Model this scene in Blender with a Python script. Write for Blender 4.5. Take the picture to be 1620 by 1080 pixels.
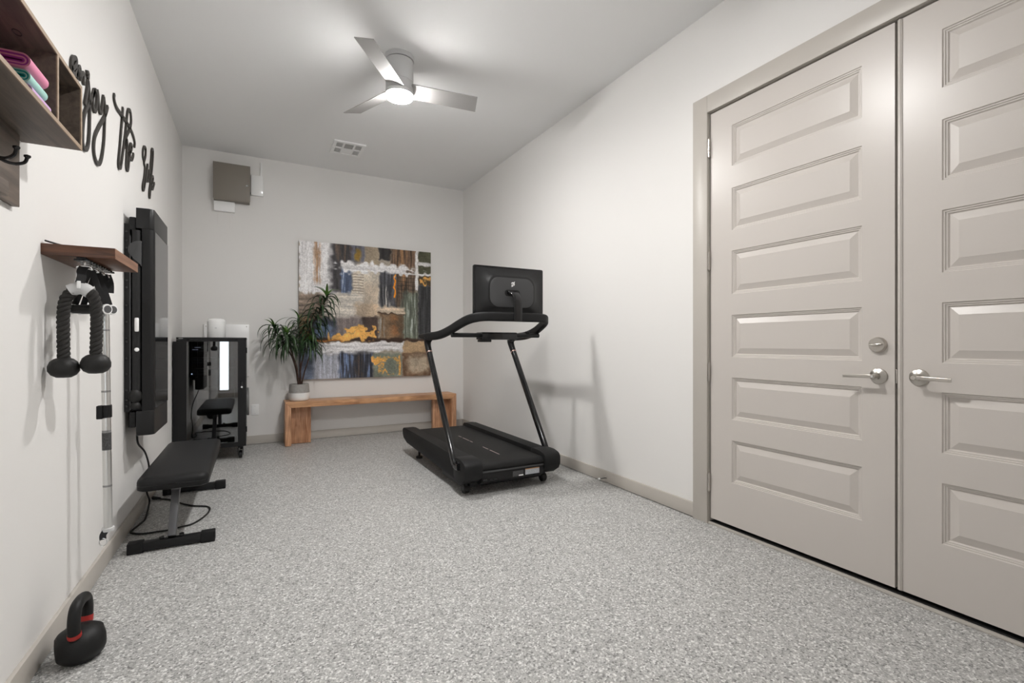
import bpy, bmesh, math, random
import numpy as np
from mathutils import Vector, Matrix

# ------------------------------------------------------------------ clear
for o in list(bpy.data.objects):
    bpy.data.objects.remove(o, do_unlink=True)
SC = bpy.context.scene
COL = SC.collection
random.seed(7)

# ------------------------------------------------------------------ camera
F_PX, CX, HY, CAM_H = 756.0, 810.0, 543.0, 1.07
YAW = math.atan(408.0 / 756.0)
SN, CS = math.sin(YAW), math.cos(YAW)
cam_d = bpy.data.cameras.new('camera')
cam_d.sensor_width = 36.0
cam_d.sensor_fit = 'HORIZONTAL'
cam_d.lens = F_PX / 1620.0 * 36.0
cam_d.shift_y = (HY - 540.0) / 1620.0
cam_d.clip_start = 0.05
cam = bpy.data.objects.new('camera', cam_d)
COL.objects.link(cam)
cam.location = (0, 0, CAM_H)
cam.rotation_euler = (math.pi / 2, 0, -YAW)
SC.camera = cam

# ------------------------------------------------------------------ world, exposure
wd = bpy.data.worlds.new('world')
SC.world = wd
wd.use_nodes = True
wd.node_tree.nodes['Background'].inputs[0].default_value = (0.8, 0.85, 0.9, 1)
wd.node_tree.nodes['Background'].inputs[1].default_value = 9.0
SC.view_settings.view_transform = 'Standard'
SC.view_settings.look = 'None'
SC.view_settings.gamma = 1.0
SC.view_settings.use_curve_mapping = False
SC.view_settings.exposure = 0.0
LAMP_STRENGTH = 375.0
LAMP_COLOR = (1.0, 0.985, 0.968)

ptl = bpy.data.lights.new('sky_portal', 'AREA')
ptl.shape = 'RECTANGLE'
ptl.size, ptl.size_y = 0.20, 2.18
ptl.cycles.is_portal = True
po = bpy.data.objects.new('sky_portal', ptl)
COL.objects.link(po)
po.location = (-0.521, -0.975, 1.21)
po.rotation_euler = (math.pi / 2, 0, math.pi)

# ------------------------------------------------------------------ room numbers (metres)
XL, XR, YB, YF, ZC = -0.634, 2.39, 5.77, -0.85, 3.05
T = 0.12


def ray(u, v):
    r = (u - CX) / F_PX
    return Vector((CS * r + SN, -SN * r + CS, (HY - v) / F_PX))


def on_x(u, v, X):
    d = ray(u, v)
    return d * (X / d.x) + Vector((0, 0, CAM_H))


def on_y(u, v, Y):
    d = ray(u, v)
    return d * (Y / d.y) + Vector((0, 0, CAM_H))


def on_z(u, v, Z):
    d = ray(u, v)
    return d * ((Z - CAM_H) / d.z) + Vector((0, 0, CAM_H))


# ------------------------------------------------------------------ materials
def new_mat(name):
    m = bpy.data.materials.new(name)
    m.use_nodes = True
    nt = m.node_tree
    b = nt.nodes['Principled BSDF']
    return m, nt, b


def mat(name, col, rough=0.5, metal=0.0, spec=0.5, noise=0.0, nscale=30.0, bump=0.0, bscale=200.0, coat=0.0):
    m, nt, b = new_mat(name)
    b.inputs['Base Color'].default_value = (*col, 1)
    b.inputs['Roughness'].default_value = rough
    b.inputs['Metallic'].default_value = metal
    b.inputs['Specular IOR Level'].default_value = spec
    b.inputs['Coat Weight'].default_value = coat
    tc = nt.nodes.new('ShaderNodeTexCoord')
    if noise > 0:
        n = nt.nodes.new('ShaderNodeTexNoise')
        n.inputs['Scale'].default_value = nscale
        n.inputs['Detail'].default_value = 4
        nt.links.new(tc.outputs['Object'], n.inputs['Vector'])
        r = nt.nodes.new('ShaderNodeValToRGB')
        r.color_ramp.elements[0].position = 0.3
        r.color_ramp.elements[1].position = 0.7
        r.color_ramp.elements[0].color = (*[max(0, c * (1 - noise)) for c in col], 1)
        r.color_ramp.elements[1].color = (*[min(1, c * (1 + noise)) for c in col], 1)
        nt.links.new(n.outputs['Fac'], r.inputs['Fac'])
        nt.links.new(r.outputs['Color'], b.inputs['Base Color'])
    if bump > 0:
        n2 = nt.nodes.new('ShaderNodeTexNoise')
        n2.inputs['Scale'].default_value = bscale
        n2.inputs['Detail'].default_value = 3
        nt.links.new(tc.outputs['Object'], n2.inputs['Vector'])
        bp = nt.nodes.new('ShaderNodeBump')
        bp.inputs['Strength'].default_value = bump
        bp.inputs['Distance'].default_value = 0.002
        nt.links.new(n2.outputs['Fac'], bp.inputs['Height'])
        nt.links.new(bp.outputs['Normal'], b.inputs['Normal'])
    return m


def wood(name, dark, light, axis='X', scale=1.0, rough=0.5, knots=0.25):
    m, nt, b = new_mat(name)
    tc = nt.nodes.new('ShaderNodeTexCoord')
    mp = nt.nodes.new('ShaderNodeMapping')
    s = {'X': (0.6, 9, 9), 'Y': (9, 0.6, 9), 'Z': (9, 9, 0.6)}[axis]
    mp.inputs['Scale'].default_value = tuple(a * scale for a in s)
    nt.links.new(tc.outputs['Object'], mp.inputs['Vector'])
    n = nt.nodes.new('ShaderNodeTexNoise')
    n.inputs['Scale'].default_value = 3.0
    n.inputs['Detail'].default_value = 8
    n.inputs['Roughness'].default_value = 0.65
    n.inputs['Distortion'].default_value = 0.8
    nt.links.new(mp.outputs['Vector'], n.inputs['Vector'])
    r = nt.nodes.new('ShaderNodeValToRGB')
    r.color_ramp.elements[0].position = 0.32
    r.color_ramp.elements[1].position = 0.66
    r.color_ramp.elements[0].color = (*dark, 1)
    r.color_ramp.elements[1].color = (*light, 1)
    nt.links.new(n.outputs['Fac'], r.inputs['Fac'])
    n2 = nt.nodes.new('ShaderNodeTexNoise')
    n2.inputs['Scale'].default_value = 5.0
    nt.links.new(tc.outputs['Object'], n2.inputs['Vector'])
    mx = nt.nodes.new('ShaderNodeMix')
    mx.data_type = 'RGBA'
    mx.blend_type = 'MULTIPLY'
    mx.inputs[0].default_value = knots
    nt.links.new(r.outputs['Color'], mx.inputs[6])
    r2 = nt.nodes.new('ShaderNodeValToRGB')
    r2.color_ramp.elements[0].position = 0.35
    r2.color_ramp.elements[1].position = 0.55
    r2.color_ramp.elements[0].color = (0.35, 0.3, 0.28, 1)
    r2.color_ramp.elements[1].color = (1, 1, 1, 1)
    nt.links.new(n2.outputs['Fac'], r2.inputs['Fac'])
    nt.links.new(r2.outputs['Color'], mx.inputs[7])
    nt.links.new(mx.outputs[2], b.inputs['Base Color'])
    b.inputs['Roughness'].default_value = rough
    bp = nt.nodes.new('ShaderNodeBump')
    bp.inputs['Strength'].default_value = 0.15
    bp.inputs['Distance'].default_value = 0.002
    nt.links.new(n.outputs['Fac'], bp.inputs['Height'])
    nt.links.new(bp.outputs['Normal'], b.inputs['Normal'])
    return m


def floor_mat():
    m, nt, b = new_mat('floor_flakes')
    tc = nt.nodes.new('ShaderNodeTexCoord')

    def vor(scale, stops):
        v = nt.nodes.new('ShaderNodeTexVoronoi')
        v.inputs['Scale'].default_value = scale
        nt.links.new(tc.outputs['Object'], v.inputs['Vector'])
        sp = nt.nodes.new('ShaderNodeSeparateColor')
        nt.links.new(v.outputs['Color'], sp.inputs['Color'])
        r = nt.nodes.new('ShaderNodeValToRGB')
        cr = r.color_ramp
        cr.interpolation = 'CONSTANT'
        while len(cr.elements) < len(stops):
            cr.elements.new(0.5)
        for e, (p, c) in zip(cr.elements, stops):
            e.position = p
            e.color = (*c, 1)
        nt.links.new(sp.outputs['Red'], r.inputs['Fac'])
        return r.outputs['Color']
    a = vor(150.0, [(0, (0.11, 0.108, 0.104)), (0.10, (0.31, 0.307, 0.298)), (0.32, (0.43, 0.426, 0.414)),
                    (0.62, (0.53, 0.526, 0.512)), (0.87, (0.86, 0.855, 0.835))])
    c = vor(270.0, [(0, (0.16, 0.157, 0.152)), (0.14, (0.37, 0.366, 0.356)), (0.5, (0.50, 0.496, 0.484)),
                    (0.88, (0.86, 0.855, 0.835))])
    mx = nt.nodes.new('ShaderNodeMix')
    mx.data_type = 'RGBA'
    mx.inputs[0].default_value = 0.36
    nt.links.new(a, mx.inputs[6])
    nt.links.new(c, mx.inputs[7])
    nt.links.new(mx.outputs[2], b.inputs['Base Color'])
    b.inputs['Roughness'].default_value = 0.42
    b.inputs['Specular IOR Level'].default_value = 0.4
    n = nt.nodes.new('ShaderNodeTexNoise')
    n.inputs['Scale'].default_value = 180
    nt.links.new(tc.outputs['Object'], n.inputs['Vector'])
    bp = nt.nodes.new('ShaderNodeBump')
    bp.inputs['Strength'].default_value = 0.25
    bp.inputs['Distance'].default_value = 0.002
    nt.links.new(n.outputs['Fac'], bp.inputs['Height'])
    nt.links.new(bp.outputs['Normal'], b.inputs['Normal'])
    return m


def emis_mat(name, col, strength):
    m, nt, b = new_mat(name)
    b.inputs['Base Color'].default_value = (0.9, 0.9, 0.9, 1)
    b.inputs['Emission Color'].default_value = (*col, 1)
    b.inputs['Emission Strength'].default_value = strength
    return m


def glass_mat(name, tint, base_refl=0.06):
    m, nt, b = new_mat(name)
    nt.nodes.remove(b)
    out = nt.nodes['Material Output']
    tr = nt.nodes.new('ShaderNodeBsdfTransparent')
    tr.inputs[0].default_value = (*tint, 1)
    gl = nt.nodes.new('ShaderNodeBsdfGlossy')
    gl.inputs['Color'].default_value = (1, 1, 1, 1)
    gl.inputs['Roughness'].default_value = 0.02
    fr = nt.nodes.new('ShaderNodeFresnel')
    fr.inputs['IOR'].default_value = 1.6
    ad = nt.nodes.new('ShaderNodeMath')
    ad.operation = 'MULTIPLY_ADD'
    ad.inputs[1].default_value = 1.0
    ad.inputs[2].default_value = base_refl
    nt.links.new(fr.outputs[0], ad.inputs[0])
    mx = nt.nodes.new('ShaderNodeMixShader')
    nt.links.new(ad.outputs[0], mx.inputs[0])
    nt.links.new(tr.outputs[0], mx.inputs[1])
    nt.links.new(gl.outputs[0], mx.inputs[2])
    nt.links.new(mx.outputs[0], out.inputs['Surface'])
    return m


def attr_mat(name, rough=0.6):
    m, nt, b = new_mat(name)
    a = nt.nodes.new('ShaderNodeAttribute')
    a.attribute_name = 'paint'
    nt.links.new(a.outputs['Color'], b.inputs['Base Color'])
    b.inputs['Roughness'].default_value = rough
    b.inputs['Specular IOR Level'].default_value = 0.3
    tc = nt.nodes.new('ShaderNodeTexCoord')
    n = nt.nodes.new('ShaderNodeTexNoise')
    n.inputs['Scale'].default_value = 90
    nt.links.new(tc.outputs['Object'], n.inputs['Vector'])
    bp = nt.nodes.new('ShaderNodeBump')
    bp.inputs['Strength'].default_value = 0.2
    bp.inputs['Distance'].default_value = 0.002
    nt.links.new(n.outputs['Fac'], bp.inputs['Height'])
    nt.links.new(bp.outputs['Normal'], b.inputs['Normal'])
    return m


WALL_C = (0.82, 0.805, 0.785)
M = dict(
    wall=mat('wall_paint', WALL_C, 0.75, spec=0.25, bump=0.12, bscale=160),
    ceil=mat('ceiling_paint', (0.86, 0.86, 0.858), 0.85, spec=0.15, bump=0.1, bscale=140),
    floor=floor_mat(),
    trim=mat('greige_trim', (0.52, 0.485, 0.44), 0.38, noise=0.02, nscale=3),
    door=mat('door_paint', (0.60, 0.558, 0.52), 0.33, bump=0.03, bscale=90),
    nickel=mat('satin_nickel', (0.55, 0.52, 0.48), 0.28, metal=1.0),
    fan=mat('brushed_nickel', (0.56, 0.56, 0.56), 0.42, metal=0.3),
    blade=mat('silver_blade', (0.40, 0.39, 0.38), 0.5, metal=0.2, bump=0.02),
    chrome=mat('chrome', (0.75, 0.75, 0.75), 0.15, metal=1.0),
    alu=mat('aluminium_tube', (0.72, 0.72, 0.71), 0.28, metal=1.0, bump=0.05, bscale=60),
    grayline=mat('grey_band', (0.30, 0.30, 0.30), 0.4, metal=0.6),
    black=mat('black_plastic', (0.010, 0.010, 0.0105), 0.42, spec=0.3),
    blacksatin=mat('black_satin', (0.013, 0.013, 0.0135), 0.38, spec=0.35),
    blackgloss=mat('black_gloss', (0.008, 0.008, 0.009), 0.12),
    blackmatte=mat('black_matte', (0.012, 0.012, 0.0125), 0.58, spec=0.25, bump=0.1, bscale=300),
    blackrub=mat('black_rubber', (0.018, 0.0175, 0.017), 0.5, spec=0.3, bump=0.12, bscale=250),
    screen=mat('dark_screen', (0.006, 0.006, 0.007), 0.05, spec=0.6),
    belt=mat('running_belt', (0.014, 0.014, 0.014), 0.6, spec=0.25, bump=0.2, bscale=500),
    greypanel=mat('dark_grey_panel', (0.055, 0.055, 0.057), 0.6, bump=0.2, bscale=600),
    steel=mat('dark_steel_tube', (0.12, 0.12, 0.125), 0.4, metal=0.6),
    pink_line=mat('pale_rose_line', (0.38, 0.30, 0.28), 0.5),
    rosegold=mat('rose_copper', (0.55, 0.36, 0.32), 0.35, metal=0.7),
    vinyl=mat('black_vinyl', (0.011, 0.011, 0.0115), 0.5, spec=0.28, bump=0.12, bscale=350),
    rope=mat('rope_fibre', (0.040, 0.038, 0.036), 0.8, spec=0.2, bump=0.5, bscale=700),
    web=mat('nylon_web', (0.018, 0.018, 0.019), 0.75, bump=0.3, bscale=900),
    foam=mat('foam_grip', (0.016, 0.016, 0.016), 0.7, bump=0.1, bscale=500),
    white=mat('white_plastic', (0.93, 0.93, 0.925), 0.3),
    whitegloss=mat('white_gloss', (0.93, 0.93, 0.92), 0.12),
    silverplastic=mat('silver_plastic', (0.62, 0.62, 0.62), 0.35),
    darkgap=mat('dark_gap', (0.01, 0.01, 0.01), 0.8),
    taupe=mat('taupe_metal', (0.225, 0.20, 0.17), 0.5),
    word=mat('dark_brown_word', (0.030, 0.026, 0.022), 0.5, bump=0.1),
    stain=wood('grey_brown_stain', (0.085, 0.068, 0.058), (0.19, 0.15, 0.12), 'Y', 1.2, 0.55, 0.3),
    stainedge=wood('raw_ply_edge', (0.27, 0.19, 0.125), (0.42, 0.31, 0.215), 'Y', 1.5, 0.6, 0.1),
    walnut=wood('walnut_shelf', (0.035, 0.014, 0.008), (0.20, 0.080, 0.038), 'X', 1.5, 0.4, 0.2),
    walnuty=wood('walnut_shelf_front', (0.14, 0.06, 0.032), (0.32, 0.155, 0.085), 'Y', 1.5, 0.4, 0.1),
    acacia=wood('acacia_top', (0.36, 0.15, 0.062), (0.84, 0.49, 0.265), 'X', 1.3, 0.42, 0.5),
    acaciaz=wood('acacia_leg', (0.32, 0.135, 0.062), (0.78, 0.45, 0.265), 'Z', 1.6, 0.45, 0.4),
    leaf=mat('leaf_green', (0.022, 0.052, 0.016), 0.38, noise=0.35, nscale=8),
    leaf2=mat('leaf_bright', (0.075, 0.165, 0.028), 0.38, noise=0.25, nscale=8),
    bark=mat('stem_bark', (0.060, 0.030, 0.022), 0.75, noise=0.4, nscale=40),
    soil=mat('soil', (0.03, 0.022, 0.016), 0.95, noise=0.4, nscale=80),
    potgrey=mat('cement_grey', (0.36, 0.345, 0.325), 0.7, noise=0.08, nscale=40),
    potwhite=mat('pot_white', (0.88, 0.87, 0.85), 0.45),
    iron=mat('powder_iron', (0.011, 0.011, 0.011), 0.5, spec=0.3, bump=0.15, bscale=300),
    red=mat('red_band', (0.42, 0.025, 0.02), 0.5),
    matpink=mat('mat_pink', (0.75, 0.25, 0.40), 0.6),
    matmag=mat('mat_magenta', (0.38, 0.03, 0.28), 0.6),
    matteal=mat('mat_teal', (0.0, 0.30, 0.30), 0.6),
    matmint=mat('mat_mint', (0.38, 0.66, 0.60), 0.6),
    matlil=mat('mat_lilac', (0.62, 0.38, 0.66), 0.6),
    matpurp=mat('mat_purple', (0.10, 0.04, 0.30), 0.6),
    label=mat('label_grey', (0.42, 0.44, 0.47), 0.5, noise=0.25, nscale=160),
    labelo=mat('label_orange', (0.45, 0.25, 0.12), 0.5),
    labeldark=mat('label_dark', (0.06, 0.06, 0.062), 0.5, noise=0.5, nscale=200),
    glass=glass_mat('smoked_glass', (0.55, 0.56, 0.58), 0.10),
    winglass=glass_mat('window_glass', (0.95, 0.96, 0.96), 0.0),
    led=emis_mat('blue_led', (0.6, 0.75, 1.0), 4.0),
    led2=emis_mat('strip_led', (0.7, 0.75, 1.0), 0.8),
    lamp=emis_mat('lamp_diffuser', LAMP_COLOR, LAMP_STRENGTH),
    vent=mat('vent_white', (0.88, 0.88, 0.875), 0.5),
    ventdark=mat('vent_dark', (0.09, 0.09, 0.09), 0.7),
    ventgrey=mat('vent_grey', (0.40, 0.40, 0.395), 0.6),
    paint=attr_mat('canvas_paint'),
    canvas=mat('canvas_edge', (0.25, 0.21, 0.18), 0.8, noise=0.3, nscale=20),
)


# ------------------------------------------------------------------ mesh helpers
class B:
    """collects geometry for one mesh object (world coordinates)"""

    def __init__(s):
        s.bm = bmesh.new()

    def box(s, x0, x1, y0, y1, z0, z1, bev=0.0, seg=2, m=None):
        r = bmesh.ops.create_cube(s.bm, size=1.0)
        vs = r['verts']
        for v in vs:
            v.co = Vector(((x0 + x1) / 2 + v.co.x * (x1 - x0), (y0 + y1) / 2 + v.co.y * (y1 - y0),
                           (z0 + z1) / 2 + v.co.z * (z1 - z0)))
        if m is not None:
            bmesh.ops.transform(s.bm, matrix=m, verts=vs)
        if bev > 0:
            es = list({e for v in vs for e in v.link_edges})
            bmesh.ops.bevel(s.bm, geom=es, offset=bev, segments=seg, profile=0.5, affect='EDGES')
        return s

    def lathe(s, prof, n=32, m=None, cap0=True, cap1=True):
        m = m or Matrix.Identity(4)
        rings = []
        for r, z in prof:
            if r < 1e-6:
                rings.append([s.bm.verts.new(m @ Vector((0, 0, z)))])
            else:
                rings.append([s.bm.verts.new(m @ Vector((r * math.cos(2 * math.pi * i / n), r * math.sin(2 * math.pi * i / n), z)))
                              for i in range(n)])
        for a, b in zip(rings, rings[1:]):
            for i in range(n):
                j = (i + 1) % n
                if len(a) == 1 and len(b) == 1:
                    continue
                if len(a) == 1:
                    s.bm.faces.new((a[0], b[j], b[i]))
                elif len(b) == 1:
                    s.bm.faces.new((a[i], a[j], b[0]))
                else:
                    s.bm.faces.new((a[i], a[j], b[j], b[i]))
        if cap0 and len(rings[0]) > 1:
            s.bm.faces.new(rings[0][::-1])
        if cap1 and len(rings[-1]) > 1:
            s.bm.faces.new(rings[-1])
        return s

    def cyl(s, p0, p1, r, n=20, r1=None, bev=0.0):
        p0, p1 = Vector(p0), Vector(p1)
        L = (p1 - p0).length
        q = (p1 - p0).to_track_quat('Z', 'Y').to_matrix().to_4x4()
        m = Matrix.Translation(p0) @ q
        r1 = r if r1 is None else r1
        if bev > 0:
            pr = [(r - bev, 0), (r, bev), (r1, L - bev), (r1 - bev, L)]
        else:
            pr = [(r, 0), (r1, L)]
        return s.lathe(pr, n, m)

    def tube(s, path, r, n=10, closed=False, radii=None, prof=None, up=None, cap=True):
        """sweep a circle (or 2-D profile) along a path"""
        P = [Vector(p) for p in path]
        k = len(P)
        tang = []
        for i in range(k):
            a = P[i - 1] if (i > 0 or closed) else P[i]
            b = P[(i + 1) % k] if (i < k - 1 or closed) else P[i]
            t = (b - a)
            tang.append(t.normalized() if t.length > 1e-9 else Vector((0, 0, 1)))
        if up is None:
            ref = Vector((0, 0, 1)) if abs(tang[0].z) < 0.9 else Vector((1, 0, 0))
        else:
            ref = Vector(up)
        nrm = (ref - tang[0] * ref.dot(tang[0])).normalized()
        rings = []
        for i in range(k):
            t = tang[i]
            if up is not None:
                q = Vector(up) - t * Vector(up).dot(t)
                if q.length > 1e-4:
                    nrm = q.normalized()
            nrm = (nrm - t * nrm.dot(t)).normalized()
            bn = t.cross(nrm)
            rr = radii[i] if radii else r
            if prof:
                pts = [(a * (radii[i] if radii else 1), b_ * (radii[i] if radii else 1)) for a, b_ in prof]
            else:
                pts = [(rr * math.cos(2 * math.pi * j / n), rr * math.sin(2 * math.pi * j / n)) for j in range(n)]
            rings.append([s.bm.verts.new(P[i] + nrm * a + bn * b_) for a, b_ in pts])
        m_ = len(rings[0])
        rng = range(k) if closed else range(k - 1)
        for i in rng:
            a, b = rings[i], rings[(i + 1) % k]
            for j in range(m_):
                l = (j + 1) % m_
                s.bm.faces.new((a[j], a[l], b[l], b[j]))
        if cap and not closed:
            s.bm.faces.new(rings[0][::-1])
            s.bm.faces.new(rings[-1])
        return s

    def prism(s, pts, ax, h0, h1, bev=0.0):
        """extrude polygon; ax='x': pts=(y,z); 'y': pts=(x,z); 'z': pts=(x,y)"""
        def mk(p, h):
            return {'x': Vector((h, p[0], p[1])), 'y': Vector((p[0], h, p[1])), 'z': Vector((p[0], p[1], h))}[ax]
        a = [s.bm.verts.new(mk(p, h0)) for p in pts]
        b = [s.bm.verts.new(mk(p, h1)) for p in pts]
        n = len(pts)
        fs = [s.bm.faces.new(a), s.bm.faces.new(b[::-1])]
        for i in range(n):
            fs.append(s.bm.faces.new((a[i], b[i], b[(i + 1) % n], a[(i + 1) % n])))
        if bev > 0:
            es = list({e for f in fs[:2] for e in f.edges})
            bmesh.ops.bevel(s.bm, geom=es, offset=bev, segments=2, profile=0.5, affect='EDGES')
        return s

    def quad(s, *pts):
        s.bm.faces.new([s.bm.verts.new(Vector(p)) for p in pts])
        return s


def wloc(o):
    v = Vector((0, 0, 0))
    while o is not None:
        v = v + o.location
        o = o.parent
    return v


def finish(bm, name, material, parent=None, sharp=35.0, recalc=True):
    if recalc:
        bmesh.ops.recalc_face_normals(bm, faces=bm.faces)
    ang = math.radians(sharp)
    for f in bm.faces:
        f.smooth = True
    for e in bm.edges:
        if len(e.link_faces) == 2:
            if e.calc_face_angle(0) > ang:
                e.smooth = False
    if parent is not None:
        bmesh.ops.translate(bm, vec=-wloc(parent), verts=bm.verts)
    me = bpy.data.meshes.new(name)
    bm.to_mesh(me)
    bm.free()
    me.materials.append(material)
    o = bpy.data.objects.new(name, me)
    COL.objects.link(o)
    if parent is not None:
        o.parent = parent
    return o


def obj(name, b, material, parent=None, **k):
    return finish(b.bm, name, material, parent, **k)


def tag(o, label, cat, group=None, kind=None):
    o['label'] = label
    o['category'] = cat
    if group:
        o['group'] = group
    if kind:
        o['kind'] = kind
    return o


def thing(name, label, cat, loc, group=None, kind=None):
    o = bpy.data.objects.new(name, None)
    COL.objects.link(o)
    o.location = loc
    o.empty_display_size = 0.1
    return tag(o, label, cat, group, kind)


def struct(name, b, m, label, cat, parent=None):
    o = obj(name, b, m, parent)
    return tag(o, label, cat, kind='structure')


def dup(root, parent=None):
    c = root.copy()
    COL.objects.link(c)
    if parent is not None:
        c.parent = parent
    for ch in list(root.children):
        dup(ch, c)
    return c


def spline(pts, n=8, closed=False):
    P = [Vector(p) for p in pts]
    out = []
    k = len(P)
    segs = k if closed else k - 1
    for i in range(segs):
        if closed:
            p0, p1, p2, p3 = P[(i - 1) % k], P[i], P[(i + 1) % k], P[(i + 2) % k]
        else:
            p0, p1, p2, p3 = P[max(i - 1, 0)], P[i], P[i + 1], P[min(i + 2, k - 1)]
        for j in range(n):
            t = j / n
            out.append(0.5 * ((2 * p1) + (-p0 + p2) * t + (2 * p0 - 5 * p1 + 4 * p2 - p3) * t * t +
                              (-p0 + 3 * p1 - 3 * p2 + p3) * t ** 3))
    if not closed:
        out.append(P[-1])
    return out


def rrect(w, h, r, n=4):
    """rounded rectangle outline centred on 0"""
    out = []
    for cx, cy, a0 in ((w / 2 - r, h / 2 - r, 0), (-w / 2 + r, h / 2 - r, 90), (-w / 2 + r, -h / 2 + r, 180), (w / 2 - r, -h / 2 + r, 270)):
        for i in range(n + 1):
            a = math.radians(a0 + 90 * i / n)
            out.append((cx + r * math.cos(a), cy + r * math.sin(a)))
    return out


# ================================================================== ROOM SHELL
struct('floor', B().box(XL - T, XR + T, YF - T, YB + T, -0.1, 0.0), M['floor'],
       'grey speckled flake-coated concrete floor', 'floor')
struct('ceiling', B().box(XL - T, XR + T, YF - T, YB + T, ZC, ZC + 0.1), M['ceil'],
       'flat matte painted ceiling of the gym room', 'ceiling')
struct('wall_left', B().box(XL - T, XL, YF, YB, 0, ZC), M['wall'],
       'off-white left wall holding the wall trainer and the shelves', 'wall')
struct('wall_back', B().box(XL - T, XR + T, YB, YB + T, 0, ZC), M['wall'],
       'off-white end wall behind painting and wooden bench', 'wall')
WX0, WX1, WZ0, WZ1 = -0.622, -0.420, 0.12, 2.30      # narrow sidelight window behind the camera
wf = B()
wf.box(XL - T, WX0, YF - T, YF, 0, ZC)
wf.box(WX1, XR + T, YF - T, YF, 0, ZC)
wf.box(WX0, WX1, YF - T, YF, 0, WZ0)
wf.box(WX0, WX1, YF - T, YF, WZ1, ZC)
struct('wall_front', wf, M['wall'], 'off-white wall behind the camera facing the painting', 'wall')
wn = thing('window_1', 'narrow tall sidelight window behind the camera', 'window', ((WX0 + WX1) / 2, YF, WZ0), kind='structure')
wfr = B()
wfr.box(WX0, WX0 + 0.025, YF - 0.08, YF - 0.03, WZ0, WZ1)
wfr.box(WX1 - 0.025, WX1, YF - 0.08, YF - 0.03, WZ0, WZ1)
wfr.box(WX0 + 0.025, WX1 - 0.025, YF - 0.08, YF - 0.03, WZ0, WZ0 + 0.025)
wfr.box(WX0 + 0.025, WX1 - 0.025, YF - 0.08, YF - 0.03, WZ1 - 0.025, WZ1)
obj('window_frame', wfr, M['trim'], wn)
obj('pane', B().box(WX0 + 0.025, WX1 - 0.025, YF - 0.058, YF - 0.054, WZ0 + 0.025, WZ1 - 0.025), M['winglass'], wn)

DY0, DYM, DY1 = 0.070, 1.006, 1.942     # double-door leaf edges
DZ0, DZ1 = 0.033, 2.432
OY0, OY1, OZ1 = 0.052, 1.960, 2.448     # rough opening
wr = B()
wr.box(XR, XR + T, OY1, YB, 0, ZC)
wr.box(XR, XR + T, YF, OY0, 0, ZC)
wr.box(XR, XR + T, OY0, OY1, OZ1, ZC)
wr.box(XR + T - 0.02, XR + T, OY0, OY1, 0, OZ1)  # unseen sheet added behind the closed doors to block outside light
struct('wall_right', wr, M['wall'], 'off-white right wall with the double doorway', 'wall')

BH, BT = 0.092, 0.014
struct('baseboard_left', B().box(XL, XL + BT, YF, YB, 0.005, BH, 0.002), M['trim'], 'greige baseboard along the left wall', 'baseboard')
struct('baseboard_back', B().box(XL + BT, XR - BT, YB - BT, YB, 0.005, BH, 0.002), M['trim'], 'greige baseboard below painting and wooden bench', 'baseboard')
struct('baseboard_right', B().box(XR - BT, XR, 2.056, YB, 0.005, BH, 0.002), M['trim'], 'greige baseboard beside the treadmill', 'baseboard')
struct('baseboard_front', B().box(XL + BT, XR, YF, YF + BT, 0.005, BH, 0.002), M['trim'], 'greige baseboard behind the camera', 'baseboard')

XD = XR + 0.003     # room-side face of the leaves
DT = 0.044
# door casing
CW = 0.018
cas = thing('trim_1', 'flat greige casing framing the double doors', 'door casing', (XR, 1.006, 0), kind='structure')
obj('casing_leg', B().box(XR - CW, XR, 1.952, 2.056, 0, 2.545, 0.002), M['trim'], cas)
obj('casing_leg', B().box(XR - CW, XR, -0.044, 0.060, 0, 2.545, 0.002), M['trim'], cas)
obj('casing_head', B().box(XR - CW, XR, 0.060, 1.952, 2.442, 2.545, 0.002), M['trim'], cas)
jb = B()
jb.box(XR, XR + 0.098, 1.950, 1.960, 0, OZ1)
jb.box(XR, XR + 0.098, 0.052, 0.062, 0, OZ1)
jb.box(XR, XR + 0.098, 0.062, 1.950, 2.440, OZ1)
obj('jamb', jb, M['trim'], cas)
st = B()
st.box(XR + 0.048, XR + 0.062, 1.930, 1.950, 0.012, 2.44)
st.box(XR + 0.048, XR + 0.062, 0.062, 0.082, 0.012, 2.44)
st.box(XR + 0.048, XR + 0.062, 0.082, 1.930, 2.42, 2.44)
st.box(XD + DT + 0.001, XD + DT + 0.012, DYM - 0.03, DYM + 0.03, 0.012, 2.42)  # added dark strip, puts shade into the gap between the leaves
obj('stop_and_gap_shade', st, M['darkgap'], cas)
# threshold
thr = thing('trim_2', 'grey metal threshold strip under the double doors', 'threshold', (XR, 1.006, 0), kind='structure')
obj('sill', B().box(XR - 0.014, XR + 0.006, 0.062, 1.950, 0.0, 0.011, 0.002), M['trim'], thr)
obj('rubber_seal', B().box(XR + 0.006, XR + 0.095, 0.062, 1.950, 0.0, 0.014), M['darkgap'], thr)

# ------------------------------------------------------------------ doors
PZ = [(2.080, 2.312), (1.714, 1.955), (1.350, 1.597), (0.992, 1.232), (0.636, 0.876), (0.277, 0.518)]


def door_leaf(y0, y1, pa, pb):
    b = B()
    b.box(XD + 0.004, XD + DT, y0 + 0.001, y1 - 0.001, DZ0, DZ1)   # core (behind panels)
    b2 = B()
    b2.box(XD, XD + 0.0155, y0, pa, DZ0, DZ1)
    b2.box(XD, XD + 0.0155, pb, y1, DZ0, DZ1)
    zs = [DZ1] + [z for p in PZ for z in (p[1], p[0])] + [DZ0]
    for i in range(0, len(zs), 2):
        b2.box(XD, XD + 0.0155, pa, pb, zs[i + 1], zs[i])
    b.bm.free()
    b3 = B()
    b3.box(XD + 0.0156, XD + DT, y0, y1, DZ0, DZ1)
    return b2, b3


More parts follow.
